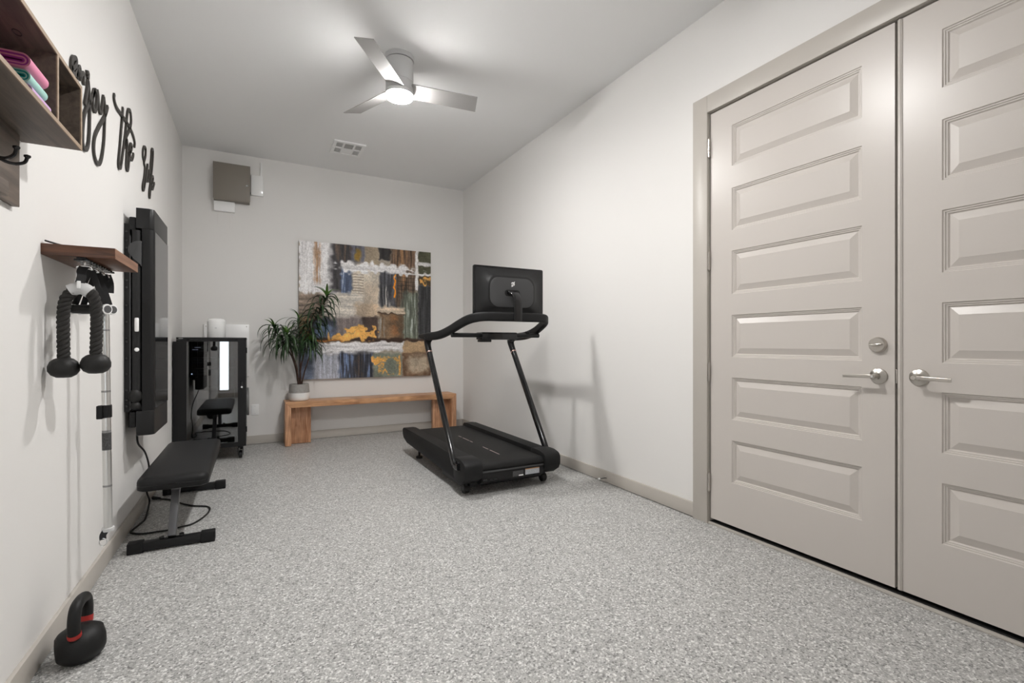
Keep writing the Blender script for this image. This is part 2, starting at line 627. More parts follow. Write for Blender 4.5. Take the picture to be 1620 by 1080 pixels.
def panel_bm(pa, pb, z0, z1):
    """one raised panel with its stepped moulding"""
    rings = [(0.0, 0.0), (0.003, 0.0045), (0.008, 0.0050), (0.010, 0.0085), (0.015, 0.0090), (0.019, 0.0140), (0.0215, 0.0140),
             (0.050, 0.0035), (0.0505, 0.0030)]
    b = B()
    prev = None
    for ins, d in rings:
        r = [b.bm.verts.new((XD + d, y, z)) for y, z in
             ((pa + ins, z0 + ins), (pb - ins, z0 + ins), (pb - ins, z1 - ins), (pa + ins, z1 - ins))]
        if prev:
            for i in range(4):
                b.bm.faces.new((prev[i], prev[(i + 1) % 4], r[(i + 1) % 4], r[i]))
        prev = r
    b.bm.faces.new(prev)
    # flip to face -X
    return b


def finish_panel(b, parent):
    for f in b.bm.faces:
        f.normal_update()
        if f.normal.x > 0:
            f.normal_flip()
    return finish(b.bm, 'panel', M['door'], parent, sharp=20, recalc=False)


def door(name, y0, y1, pa, pb, label):
    d = thing(name, label, 'door', (XD, (y0 + y1) / 2, 0), kind='structure')
    fr, core = door_leaf(y0, y1, pa, pb)
    obj('stile_frame', fr, M['door'], d)
    obj('core', core, M['door'], d)
    for z0, z1 in PZ:
        finish_panel(panel_bm(pa, pb, z0, z1), d)
    return d


def mx_rot(p, axis):
    return Matrix.Translation(p) @ Vector(axis).to_track_quat('Z', 'Y').to_matrix().to_4x4()


def lever(d, y, z, sgn, lock):
    hnd = obj('rose', B().lathe([(0.034, 0), (0.0345, 0.003), (0.032, 0.007), (0.020, 0.012), (0.0135, 0.017), (0.0125, 0.03)], 32,
                                mx_rot((XD, y, z), (-1, 0, 0))), M['nickel'], d)
    lv = B()
    lv.cyl((XD - 0.028, y, z), (XD - 0.056, y, z), 0.0105, 20, bev=0.002)
    path = spline([(XD - 0.049, y, z), (XD - 0.052, y + sgn * 0.03, z), (XD - 0.052, y + sgn * 0.075, z - 0.002), (XD - 0.050, y + sgn * 0.118, z - 0.003)], 6)
    lv.tube(path, 1, prof=rrect(0.0155, 0.009, 0.003), up=(0, 0, 1))
    obj('lever', lv, M['nickel'], hnd)
    if lock:
        obj('lock_button', B().cyl((XD - 0.055, y, z), (XD - 0.061, y, z), 0.005, 12), M['chrome'], hnd)
    for dz in (0.024, -0.024):
        obj('screw', B().lathe([(0.0035, 0.006), (0.003, 0.0075), (0.0, 0.0078)], 10, mx_rot((XD, y, z + dz), (-1, 0, 0))), M['chrome'], hnd)
    return hnd


d1 = door('door_1', DYM + 0.007, DY1, 1.138, 1.800, 'greige six-panel door leaf with deadbolt and four hinges beside the right wall')
d2 = door('door_2', DY0, DYM - 0.003, 0.210, 0.855, 'greige six-panel door leaf nearest the camera with single lever')
lever(d1, 1.072, 0.928, 1, True)
lever(d2, 0.928, 0.931, -1, False)
db = obj('deadbolt', B().lathe([(0.034, 0), (0.0345, 0.005), (0.033, 0.012), (0.029, 0.016), (0.0, 0.017)], 32, mx_rot((XD, 1.074, 1.064), (-1, 0, 0))), M['nickel'], d1)
tt = B()
tt.cyl((XD - 0.014, 1.074, 1.064), (XD - 0.022, 1.074, 1.064), 0.009, 16)
tt.tube([(XD - 0.026, 1.074 + a, 1.064 + 0.10 * -a) for a in (-0.024, -0.012, 0, 0.012, 0.024)], 0.005, 10, radii=[0.003, 0.0062, 0.0068, 0.0062, 0.003])
obj('thumb_turn', tt, M['nickel'], db)
ast = B()
ast.box(XD - 0.004, XD + 0.004, DYM - 0.021, DYM - 0.004, DZ0, DZ1, 0.0015)
ast.box(XD - 0.0065, XD - 0.002, DYM - 0.0165, DYM - 0.0085, DZ0, DZ1, 0.0015)
obj('astragal', ast, M['door'], d2)
obj('latch_plate', B().box(XD - 0.006, XD + 0.01, DYM - 0.0035, DYM + 0.002, 0.900, 0.960, 0.002), M['nickel'], d2)
for z in (2.230, 1.560, 0.900, 0.246):
    h = B()
    for k in range(3):
        h.cyl((XD - 0.010, 1.9465, z - 0.052 + k * 0.035), (XD - 0.010, 1.9465, z - 0.052 + k * 0.035 + 0.0335), 0.008, 14, bev=0.0008)
    h.cyl((XD - 0.010, 1.9465, z - 0.057), (XD - 0.010, 1.9465, z + 0.058), 0.005, 10)
    hg = obj('hinge', h, M['nickel'], d1)
for z in (2.230, 1.560, 0.900, 0.246):
    h = B()
    for k in range(3):
        h.cyl((XD - 0.007, 0.0645, z - 0.052 + k * 0.035), (XD - 0.007, 0.0645, z - 0.052 + k * 0.035 + 0.0335), 0.0065, 14, bev=0.0008)
    obj('hinge', h, M['nickel'], d2)

# door stop on baseboard
ds = thing('door_stop', 'small rigid door stop with white tip on right baseboard', 'door stop', (XR - BT, 2.885, 0.04))
obj('base_plate', B().cyl((XR - BT, 2.885, 0.04), (XR - BT - 0.006, 2.885, 0.04), 0.011, 16), M['nickel'], ds)
obj('rod', B().cyl((XR - BT - 0.006, 2.885, 0.04), (XR - BT - 0.062, 2.885, 0.04), 0.0035, 12), M['steel'], ds)
obj('rubber_tip', B().cyl((XR - BT - 0.060, 2.885, 0.04), (XR - BT - 0.072, 2.885, 0.04), 0.0075, 14, bev=0.001), M['white'], ds)


# ================================================================== CEILING FANS (each carries its own lamp)
def ceiling_fan(x, y, label):
    f = thing('ceiling_fan', label, 'ceiling fan', (x, y, ZC), 'flush-mount ceiling fans')
    tm = Matrix.Translation((x, y, 0))
    obj('canopy', B().lathe([(0.098, ZC), (0.100, ZC - 0.004), (0.100, ZC - 0.028), (0.097, ZC - 0.031)], 48, tm), M['fan'], f)
    obj('shadow_ring', B().lathe([(0.090, ZC - 0.031), (0.090, ZC - 0.035)], 48, tm), M['darkgap'], f)
    obj('motor_housing', B().lathe([(0.094, ZC - 0.035), (0.0945, ZC - 0.038), (0.0945, 2.874), (0.093, 2.872)], 48, tm), M['fan'], f)
    obj('blade_band', B().lathe([(0.0915, 2.872), (0.0915, 2.814)], 48, tm), M['fan'], f)
    ring = obj('lamp_ring', B().lathe([(0.0925, 2.812), (0.0935, 2.810), (0.0935, 2.786), (0.0925, 2.784)], 48, tm), M['fan'], f)
    obj('lamp_diffuser', B().lathe([(0.0905, 2.784), (0.0905, 2.776), (0.087, 2.767), (0.070, 2.760), (0.040, 2.757), (0.0, 2.756)], 48, tm, cap0=False), M['lamp'], ring)
    for a in (-6, 114, 234):
        r = math.radians(a)
        d = Vector((math.cos(r), math.sin(r), 0))
        n = Vector((-d.y, d.x, 0))
        b = B()
        top, bot = [], []
        c = Vector((x, y, 2.828))
        outline = [(0.075, -0.062), (0.545, -0.066), (0.570, 0.066), (0.075, 0.062)]
        for L, w in outline:
            p = c + d * L + n * w + Vector((0, 0, -w * 0.30))
            top.append(b.bm.verts.new(p + Vector((0, 0, 0.003))))
            bot.append(b.bm.verts.new(p - Vector((0, 0, 0.003))))
        b.bm.faces.new(top)
        b.bm.faces.new(bot[::-1])
        for i in range(4):
            j = (i + 1) % 4
            b.bm.faces.new((top[i], bot[i], bot[j], top[j]))
        obj('blade', b, M['blade'], f)
    return f


ceiling_fan(0.885, 3.28, 'silver three-blade ceiling fan with round lit lamp above the treadmill side of the room')
ceiling_fan(0.885, 1.62, 'matching silver ceiling fan nearer the camera above the double doors')

# ceiling vent
VX0, VX1, VY0, VY1 = 0.685, 0.985, 4.89, 5.23
v = thing('ceiling_vent', 'white rectangular air vent with slotted quarters on the ceiling', 'vent', ((VX0 + VX1) / 2, (VY0 + VY1) / 2, ZC))
obj('backing', B().box(VX0 + 0.03, VX1 - 0.03, VY0 + 0.03, VY1 - 0.03, ZC - 0.004, ZC - 0.001), M['ventdark'], v)
fr = B()
zt, zb = ZC - 0.0005, ZC - 0.014
VA, VB = VY0 + 0.035, VY1 - 0.035
for x0, x1, y0, y1 in ((VX0, VX1, VY0, VA), (VX0, VX1, VB, VY1), (VX0, VX0 + 0.032, VA, VB), (VX1 - 0.032, VX1, VA, VB),
                       (VX0 + 0.092, VX0 + 0.108, VA, VB), (VX1 - 0.108, VX1 - 0.092, VA, VB),
                       (VX0 + 0.032, VX0 + 0.092, VY0 + 0.160, VY0 + 0.180), (VX1 - 0.092, VX1 - 0.032, VY0 + 0.160, VY0 + 0.180)):
    fr.box(x0, x1, y0, y1, zb, zt)
obj('frame', fr, M['vent'], v)
for xa in (VX0 + 0.036, VX1 - 0.090):
    for ya, yb in ((VY0 + 0.035, VY0 + 0.160), (VY0 + 0.180, VY1 - 0.035)):
        for k in range(6):
            xs = xa + 0.0025 + k * 0.0096
            obj('slat', B().box(xs, xs + 0.0035, ya, yb, ZC - 0.010, ZC - 0.003), M['vent'], v)
lv = B()
lv.prism([(VY0 + 0.035, ZC - 0.003), (VY0 + 0.16, ZC - 0.003), (VY0 + 0.16, ZC - 0.010), (VY0 + 0.05, ZC - 0.005)], 'x', VX0 + 0.108, VX1 - 0.108)
obj('damper_plate', lv, M['ventgrey'], v)
lv = B()
lv.prism([(VY0 + 0.165, ZC - 0.003), (VY1 - 0.035, ZC - 0.003), (VY1 - 0.04, ZC - 0.011), (VY0 + 0.165, ZC - 0.012)], 'x', VX0 + 0.108, VX1 - 0.108)
obj('damper_plate', lv, M['vent'], v)
obj('damper_lever', B().box(VX0 + 0.012, VX0 + 0.02, VY0 + 0.15, VY0 + 0.175, ZC - 0.022, ZC - 0.010, 0.002), M['vent'], v)

# ================================================================== BACK WALL FITTINGS
# painting (flat picture: colours computed per vertex)
rng = np.random.default_rng(11)


def vnoise(a, b, fx, fy, seed):
    r = np.random.default_rng(seed).random((int(fy) + 3, int(fx) + 3))
    x, y = a * fx, b * fy
    xi, yi = x.astype(int), y.astype(int)
    xf, yf = x - xi, y - yi
    xf, yf = xf * xf * (3 - 2 * xf), yf * yf * (3 - 2 * yf)
    return ((r[yi, xi] * (1 - xf) + r[yi, xi + 1] * xf) * (1 - yf) + (r[yi + 1, xi] * (1 - xf) + r[yi + 1, xi + 1] * xf) * yf)


def make_painting():
    N = 420
    aa, bb = np.meshgrid(np.linspace(0, 1, N + 1), np.linspace(0, 1, N + 1))
    vert = 0.6 * vnoise(aa, bb, 90, 6, 1) + 0.4 * vnoise(aa, bb, 220, 14, 2)      # vertical streaks
    horz = 0.6 * vnoise(aa, bb, 6, 90, 3) + 0.4 * vnoise(aa, bb, 14, 200, 4)      # horizontal strokes
    blot = 0.55 * vnoise(aa, bb, 9, 9, 5) + 0.3 * vnoise(aa, bb, 24, 24, 6) + 0.15 * vnoise(aa, bb, 80, 80, 7)
    fine = vnoise(aa, bb, 150, 150, 8)
    C = np.ones((N + 1, N + 1, 3)) * np.array([0.60, 0.56, 0.51])
    C *= (0.82 + 0.36 * blot)[..., None]
    ja = (vnoise(aa, bb, 40, 40, 9) - 0.5)
    jb_ = (vnoise(aa, bb, 40, 40, 10) - 0.5)

    def rect(a0, a1, b0, b1, col, op=1.0, soft=0.012, tex=None, amt=0.35, jag=0.02, thr=None):
        nonlocal C
        x = aa + ja * jag
        y = bb + jb_ * jag
        m = np.clip((x - a0) / soft + .5, 0, 1) * np.clip((a1 - x) / soft + .5, 0, 1) * np.clip((y - b0) / soft + .5, 0, 1) * np.clip((b1 - y) / soft + .5, 0, 1)
        t = {'v': vert, 'h': horz, 'b': blot, None: fine}[tex]
        if thr is not None:
            m = m * np.clip((t - thr) * 9, 0, 1)
        col = np.array(col)[None, None, :] * (1 - amt / 2 + amt * t)[..., None]
        m = (m * op)[..., None]
        C = C * (1 - m) + col * m
    W, D, BL, GO = (0.84, 0.83, 0.83), (0.16, 0.15, 0.15), (0.31, 0.36, 0.46), (0.82, 0.61, 0.32)
    BR, TAN, OL, CR = (0.38, 0.30, 0.24), (0.60, 0.54, 0.46), (0.30, 0.30, 0.23), (0.76, 0.72, 0.66)
    rect(0, .16, -.1, .37, W, 1, .01, 'v', .25, .03)
    rect(.02, .14, .30, .40, W, 1, .02, 'v', .3, .02, .5)
    rect(.105, .15, -.1, .30, (0.58, 0.44, 0.32), .9, .03, 'v', .6, .02, .35)
    rect(.15, .27, -.1, .38, (0.85, 0.84, 0.84), 1, .03, 'b', .2)
    rect(.22, .40, -.1, .36, (0.20, 0.19, 0.20), .95, .05, 'v', .8, .03)
    rect(.25, .36, .0, .12, (0.34, 0.27, 0.21), .6, .03, 'v', .9, .02, .45)
    rect(.29, .37, .17, .37, BL, .95, .015, 'v', .9, .02)
    rect(.30, .36, .2, .34, (0.7, 0.74, 0.8), .8, .02, 'v', .3, .02, .62)
    rect(.37, .48, -.1, .12, (0.36, 0.36, 0.40), 1, .02, 'v', .7)
    rect(.395, .435, .02, .11, (0.55, 0.42, 0.14), .9, .02, 'b', .5)
    rect(.47, .58, -.1, .13, TAN, 1, .02, 'b', .4)
    rect(.58, .67, -.1, .09, D, 1, .012, 'v', .8)
    rect(.67, .875, -.1, .14, BR, 1, .03, 'v', 1.1)
    rect(.72, .80, -.1, .12, (0.50, 0.37, 0.25), .8, .03, 'v', .7, .02, .5)
    rect(.37, .58, .17, .56, CR, 1, .02, 'b', .3)
    rect(.46, .58, .28, .54, (0.66, 0.60, 0.53), .8, .05, 'b', .5)
    for k in range(8):
        rect(.375, .46, .215 + k * .021, .219 + k * .021, (0.30, 0.24, 0.20), .8, .004, 'h', .4, .006)
    rect(.58, .72, .16, .46, (0.28, 0.28, 0.30), 1, .02, 'v', 1.2, .02)
    rect(.61, .67, .3, .46, (0.70, 0.68, 0.65), .8, .04, 'v', .5, .02, .4)
    rect(.71, .875, .16, .45, (0.34, 0.28, 0.23), 1, .02, 'v', 1.2, .02)
    rect(.755, .80, .17, .34, (0.58, 0.42, 0.28), .9, .03, 'v', .6, .02, .35)
    for k in range(6):
        rect(.72, .875, .19 + k * .03, .194 + k * .03, (0.12, 0.1, 0.09), .7, .004, 'h', .5, .008)
    rect(.692, .706, .20, .38, (0.92, 0.55, 0.12), 1, .006, 'b', .3, .02, .2)
    rect(.76, .90, .33, .72, (0.40, 0.42, 0.37), 1, .03, 'v', .9, .03)
    rect(.80, .88, .38, .66, (0.62, 0.64, 0.62), .8, .05, 'v', .5, .02, .5)
    rect(.57, .77, .50, .72, (0.40, 0.32, 0.24), 1, .02, 'b', 1.0, .02)
    rect(.57, .62, .54, .70, (0.60, 0.60, 0.58), .8, .03, 'v', .6, .02, .4)
    rect(.67, .75, .52, .68, (0.50, 0.33, 0.20), .7, .04, 'b', .7, .02, .42)
    rect(.57, .78, .455, .505, (0.72, 0.65, 0.57), .95, .015, 'h', .5, .03)
    rect(.56, .78, .503, .512, (0.20, 0.15, 0.12), .8, .006, 'h', .5, .02)
    rect(.15, .46, .37, .55, (0.78, 0.75, 0.71), 1, .03, 'h', .35, .03)
    rect(.40, .57, .44, .545, (0.68, 0.60, 0.51), .9, .03, 'b', .6, .03)
    rect(-.1, .17, .385, .56, (0.50, 0.44, 0.39), 1, .02, 'h', .8, .02)
    rect(-.1, .11, .55, .70, (0.56, 0.46, 0.36), 1, .02, 'b', .6, .02)
    rect(.08, .28, .56, .705, (0.30, 0.32, 0.38), 1, .03, 'b', .9, .03)
    rect(.12, .22, .58, .69, (0.40, 0.47, 0.58), .9, .04, 'b', .6, .03, .42)
    rect(.26, .46, .54, .70, (0.46, 0.42, 0.41), 1, .03, 'v', .5, .02)
    rect(.45, .57, .535, .71, (0.25, 0.20, 0.18), 1, .015, 'b', .7, .02)
    rect(-.1, 1.1, .700, .728, (0.18, 0.12, 0.09), .92, .012, 'h', .6, .015)
    rect(.22, .46, .665, .712, GO, 1, .012, 'b', .7, .05, .28)
    rect(.02, .30, .712, .722, (0.72, 0.44, 0.16), .9, .006, 'h', .6, .02)
    rect(.32, .46, .61, .66, GO, 1, .012, 'b', .6, .06, .36)
    rect(.40, .455, .60, .71, GO, 1, .012, 'b', .6, .05, .3)
    rect(.455, .555, .63, .70, GO, .95, .01, 'b', .6, .05, .46)
    rect(.535, .55, .60, .71, GO, 1, .008, 'b', .5, .03, .25)
    rect(.13, .58, .735, .815, W, 1, .012, 'h', .35, .03)
    rect(.50, .77, .725, .80, W, 1, .012, 'h', .4, .03)
    rect(.77, 1.1, .725, .82, (0.62, 0.52, 0.40), 1, .012, 'b', .45)
    rect(-.1, .13, .73, 1.1, (0.42, 0.46, 0.54), 1, .03, 'b', .9)
    rect(.10, .30, .815, 1.1, (0.64, 0.65, 0.69), 1, .03, 'v', .45)
    rect(.28, .535, .81, 1.1, (0.22, 0.23, 0.27), 1, .03, 'v', 1.2)
    rect(.28, .53, .82, 1.0, (0.40, 0.47, 0.60), .85, .03, 'v', .5, .02, .60)
    rect(.40, .45, .83, 1.0, (0.28, 0.23, 0.2), .8, .03, 'v', .6, .02, .3)
    rect(.53, .76, .815, 1.1, (0.46, 0.48, 0.43), 1, .02, 'b', .5)
    for b0 in (.845, .865, .90, .925, .955):
        rect(.535 if b0 < .87 else .57, .73 if b0 < .95 else .69, b0, b0 + .022, GO, 1, .006, 'b', .5, .05, .40)
    rect(.735, .748, .83, .99, GO, 1, .005, 'b', .4, .02, .25)
    rect(.765, 1.1, .815, 1.1, (0.34, 0.25, 0.18), 1, .02, 'b', .8)
    rect(.80, .985, .84, .975, (0.66, 0.60, 0.52), 1, .05, 'b', .4, .03)
    rect(.895, 1.1, -.1, .10, OL, 1, .01, 'b', .5)
    rect(.895, 1.1, .085, .115, W, .9, .008, 'h', .4, .015)
    rect(.895, 1.1, .115, .175, OL, 1, .008, 'b', .5)
    rect(.93, .96, .13, .16, W, .8, .015, 'b', .4, .02, .4)
    rect(.70, 1.1, .172, .195, W, .95, .008, 'h', .4, .02, .3)
    rect(.895, 1.1, .195, .275, (0.28, 0.23, 0.17), 1, .01, 'b', .5)
    rect(.91, .99, .205, .265, GO, 1, .008, 'b', .5, .04, .40)
    rect(.895, 1.1, .275, .70, (0.20, 0.20, 0.205), 1, .012, 'v', .9)
    rect(.28, .80, .125, .20, W, 1, .02, 'h', .3, .05)
    rect(.24, .86, .14, .185, W, .9, .02, 'h', .4, .04, .42)
    rect(.868, .892, -.1, .315, (0.86, 0.85, 0.84), 1, .006, 'b', .15, .012)
    C = np.clip((0.03 + C * 1.06) * (0.90 + 0.20 * fine)[..., None], 0, 1)
    C = np.where(C <= 0.04045, C / 12.92, ((C + 0.055) / 1.055) ** 2.4)
    X0, X1, Z0, Z1, YP = 0.432, 1.940, 0.672, 2.203, YB - 0.040
    verts = np.stack([X0 + (X1 - X0) * aa, np.full_like(aa, YP), Z1 - (Z1 - Z0) * bb], -1)
    root = thing('abstract_painting', 'large square abstract canvas in grey, white, blue and gold', 'painting', ((X0 + X1) / 2, YB, Z0))
    vv = (verts.reshape(-1, 3) - np.array(root.location)[None, :])
    idx = np.arange((N + 1) * (N + 1)).reshape(N + 1, N + 1)
    q = np.stack([idx[:-1, :-1], idx[1:, :-1], idx[1:, 1:], idx[:-1, 1:]], -1).reshape(-1, 4)
    me = bpy.data.meshes.new('painted_face')
    me.from_pydata(vv.tolist(), [], q.tolist())
    at = me.color_attributes.new('paint', 'FLOAT_COLOR', 'POINT')
    rgba = np.ones((vv.shape[0], 4), dtype=np.float32)
    rgba[:, :3] = C.reshape(-1, 3)
    at.data.foreach_set('color', rgba.ravel())
    me.materials.append(M['paint'])
    o = bpy.data.objects.new('painted_face', me)
    COL.objects.link(o)
    o.parent = root
    obj('stretcher_frame', B().box(X0, X1, YP + 0.0005, YB - 0.004, Z0, Z1, 0.002), M['canvas'], root)


make_painting()

# electrical panel box high on the wall
eb = thing('electrical_box', 'taupe metal utility box with small lock high on back wall', 'utility box', (-0.2, YB, 2.54))
obj('box_body', B().box(-0.362, -0.040, YB - 0.085, YB, 2.532, 2.905, 0.003), M['taupe'], eb)
obj('box_door', B().box(-0.366, -0.036, YB - 0.092, YB - 0.086, 2.540, 2.912, 0.002), M['taupe'], eb)
lk = obj('lock', B().cyl((-0.066, YB - 0.092, 2.705), (-0.066, YB - 0.100, 2.705), 0.010, 16, bev=0.002), M['chrome'], eb)
wb = thing('white_panel_box', 'small white plastic box right of the taupe utility box', 'utility box', (0.03, YB, 2.64))
obj('cover', B().box(-0.030, 0.087, YB - 0.035, YB, 2.634, 2.848, 0.006), M['whitegloss'], wb)
obj('latch', B().box(-0.034, -0.030, YB - 0.03, YB - 0.01, 2.645, 2.660), M['darkgap'], wb)
wc = thing('cable_raceway', 'thin white vertical cable channel above the small white box', 'cable channel', (0.065, YB, 2.85))
obj('channel', B().box(0.058, 0.072, YB - 0.012, YB, 2.849, 3.000, 0.002), M['white'], wc)
wl = thing('low_white_box', 'white plastic box hanging just below the taupe utility box', 'utility box', (-0.27, YB, 2.43))
obj('cover', B().box(-0.362, -0.176, YB - 0.045, YB, 2.428, 2.530, 0.005), M['white'], wl)
for xw in (-0.330, -0.222):
    obj('thin_wire', B().cyl((xw, YB - 0.004, 2.429), (xw, YB - 0.004, 2.262), 0.0012, 6), M['wall'], wl)
# outlet
ou = thing('wall_plate', 'blank white wall plate low on back wall beside cabinet', 'wall plate', (0.009, YB, 0.31))
obj('plate', B().box(-0.026, 0.044, YB - 0.006, YB, 0.307, 0.423, 0.002), M['white'], ou)
for z in (0.327, 0.403):
    obj('screw', B().cyl((0.009, YB - 0.006, z), (0.009, YB - 0.0075, z), 0.003, 10), M['silverplastic'], ou)
# white mounting board behind cabinet
bd = thing('mounting_board', 'white square board screwed to wall behind the black cabinet', 'board', (-0.25, YB, 0.73))
obj('panel', B().box(-0.450, -0.046, YB - 0.022, YB, 0.725, 1.268, 0.003), M['white'], bd)
for x in (-0.43, -0.070):
    obj('screw', B().cyl((x, YB - 0.022, 1.245), (x, YB - 0.025, 1.245), 0.006, 10), M['nickel'], bd)

# ================================================================== WOODEN BENCH
BX0, BX1, BY0, BY1, BZ = 0.282, 2.172, 5.455, 5.745, 0.458
bn = thing('wooden_bench', 'long acacia wood waterfall bench under the painting', 'bench', ((BX0 + BX1) / 2, 5.6, 0))
th_ = 0.058
b = B()
b.prism([(BX0, BZ), (BX1, BZ), (BX1 - th_, BZ - th_), (BX0 + th_, BZ - th_)], 'y', BY0, BY1, 0.0015)
obj('seat_plank', b, M['acacia'], bn)
for s in (0, 1):
    X = BX0 if s == 0 else BX1
    g = 1 if s == 0 else -1
    b = B()
    b.prism([(X, 0.004), (X, BZ - 0.0015), (X + g * (th_ - .001), BZ - th_ - 0.0005), (X + g * th_, 0.004)], 'y', BY0, BY1, 0.0015)
    obj('leg_slab', b, M['acaciaz'], bn)
    b = B()
    x0, x1 = sorted((X + g * (th_ + 0.001), X + g * (th_ + 0.200)))
    b.box(x0, x1, BY0 + 0.115, BY0 + 0.175, 0.004, BZ - th_ - 0.001, 0.0015)
    obj('brace_panel', b, M['acaciaz'], bn)
    for yy in (BY0 + 0.03, BY1 - 0.03):
        xx = X + g * th_ / 2
        obj('foot_pad', B().cyl((xx, yy, 0), (xx, yy, 0.005), 0.015, 12), M['darkgap'], bn)

# ================================================================== POTTED PLANT
PX, PY, PZ0 = 0.425, 5.585, BZ
pl = thing('potted_plant', 'dracaena with strappy leaves in grey and white pot on wooden bench', 'plant', (PX, PY, PZ0))
pm = Matrix.Translation((PX, PY, PZ0))
obj('pot_base', B().lathe([(0.080, 0.0), (0.092, 0.006), (0.101, 0.022), (0.103, 0.05), (0.1025, 0.088)], 40, pm), M['potwhite'], pl)
obj('pot_rim', B().lathe([(0.1025, 0.0885), (0.1000, 0.13), (0.0965, 0.178), (0.0935, 0.180), (0.0905, 0.176), (0.0905, 0.160), (0.0, 0.158)], 40, pm, cap0=False), M['potgrey'], pl)
obj('soil', B().lathe([(0.0895, 0.159), (0.06, 0.166), (0.0, 0.168)], 24, pm, cap0=False), M['soil'], pl)


def leaf_mesh(elev, L, w, droop, mname):
    bm = bmesh.new()
    n = 8
    ang = math.radians(elev)
    p = Vector((0, 0, 0))
    rows = []
    for i in range(n + 1):
        t = i / n
        ww = w * min(1, 0.45 + 2.2 * t) * (1 - t ** 2.2) + 0.0004
        up = Vector((-math.sin(ang), 0, math.cos(ang)))
        rows.append([bm.verts.new(p + Vector((0, -ww, 0)) + up * ww * 0.45), bm.verts.new(p), bm.verts.new(p + Vector((0, ww, 0)) + up * ww * 0.45)])
        p = p + Vector((math.cos(ang), 0, math.sin(ang))) * (L / n)
        ang -= math.radians(droop) / n * (1.45 - 0.9 * t)
        ang = max(ang, math.radians(-88))
    for a, b_ in zip(rows, rows[1:]):
        bm.faces.new((a[0], b_[0], b_[1], a[1]))
        bm.faces.new((a[1], b_[1], b_[2], a[2]))
    for f in bm.faces:
        f.smooth = True
    me = bpy.data.meshes.new('leaf')
    bm.to_mesh(me)
    bm.free()
    me.materials.append(M[mname])
    return me


LV = {}
for e in (80, 62, 45, 28, 12, -5):
    for k in range(2):
        LV[(e, k)] = leaf_mesh(e, (0.17 if e > 70 else 0.215) + 0.03 * k, 0.0112 + 0.001 * k, {80: 70, 62: 150, 45: 138, 28: 122, 12: 104, -5: 84}[e] + 8 * k,
                               'leaf2' if e > 75 else 'leaf')


def pz(X_, Y_, dep):
    return on_y(405 + X_ * .1435, 455 + Y_ * .1435, dep)


stems = [
    (((490, 1050, 5.60), (492, 900, 5.58), (522, 750, 5.55), (562, 600, 5.53), (615, 420, 5.52), (705, 260, 5.52), (785, 110, 5.52)), 0.46, 72, 1.22),
    (((465, 1050, 5.58), (440, 900, 5.55), (400, 770, 5.52), (340, 665, 5.50), (262, 550, 5.49), (195, 450, 5.49)), 0.36, 50, 1.12),
    (((482, 1050, 5.62), (484, 850, 5.62), (484, 700, 5.62), (478, 520, 5.62), (466, 350, 5.62)), 0.38, 44, 1.0),
    (((470, 1050, 5.56), (448, 880, 5.52), (412, 770, 5.46), (372, 660, 5.42), (338, 530, 5.40)), 0.22, 42, 1.08),
    (((505, 1050, 5.58), (542, 900, 5.54), (582, 780, 5.50), (612, 610, 5.48)), 0.20, 42, 1.0),
]
for pts, frac, nl, lsc in stems:
    path = spline([pz(*p) for p in pts], 8)
    path[0].z = PZ0 + 0.14
    path[0].x = PX + (path[0].x - PX) * 0.8
    path = [Vector(p) for p in path]
    n = len(path)
    so = obj('stem', B().tube(path, 0.006, 8, radii=[0.0085 - 0.0045 * i / n for i in range(n)]), M['bark'], pl)
    base = wloc(so)
    i0 = int(n * (1 - frac))
    for k in range(nl):
        t = k / (nl - 1)
        f = i0 + t * (n - 1 - i0)
        i = min(int(f), n - 2)
        p = path[i].lerp(path[i + 1], f - i)
        e = (80 if t > 0.93 else 62 if t > 0.8 else 45 if t > 0.6 else 28 if t > 0.38 else 12 if t > 0.15 else -5)
        lo = bpy.data.objects.new('leaf', LV[(e, k % 2)])
        COL.objects.link(lo)
        lo.parent = so
        lo.location = p - base
        az = k * 2.39996 + random.uniform(-.3, .3)
        lo.rotation_euler = (random.uniform(-.15, .15), random.uniform(-.12, .12), az)
        s_ = random.uniform(0.82, 1.12) * lsc
        # keep leaves off the wall / canvas
        reach = 0.20 * s_
        if p.y + math.sin(az) * reach > YB - 0.07:
            s_ *= max(0.35, (YB - 0.07 - p.y) / max(1e-3, math.sin(az) * reach))
        lo.scale = (s_, s_, s_)

# ================================================================== RACK CABINET
KX0, KX1, KY0, KY1, KZ0, KZ1 = -0.600, -0.066, 5.07, 5.62, 0.118, 1.124
rk = thing('rack_cabinet', 'black network rack cabinet with smoked glass door in the corner', 'cabinet', ((KX0 + KX1) / 2, 5.35, 0))
bdy = B()
bdy.box(KX0 - 0.026, KX0 - 0.002, KY0 + 0.02, KY1, KZ0, KZ1 - 0.038)       # left side panel, pushed out so the wall gap reads black
bdy.box(KX1 - 0.012, KX1, KY0 + 0.02, KY1, KZ0, KZ1 - 0.02)                 # right side panel
bdy.box(KX0 - 0.002, KX1 - 0.012, KY1 - 0.012, KY1, KZ0, KZ1 - 0.02)        # rear
bdy.box(KX0 - 0.002, KX1 - 0.012, KY0 + 0.02, KY1 - 0.012, KZ0, KZ0 + 0.02)
obj('body', bdy, M['black'], rk)
obj('top_panel', B().box(KX0, KX1 + 0.002, KY0 - 0.004, KY1, KZ1 - 0.020, KZ1, 0.002), M['blacksatin'], rk)
df = B()
df.box(KX0, KX0 + 0.075, KY0, KY0 + 0.018, KZ0 + 0.005, KZ1 - 0.022)
df.box(KX1 - 0.066, KX1, KY0, KY0 + 0.018, KZ0 + 0.005, KZ1 - 0.022)
df.box(KX0 + 0.075, KX1 - 0.066, KY0, KY0 + 0.018, KZ1 - 0.038, KZ1 - 0.022)
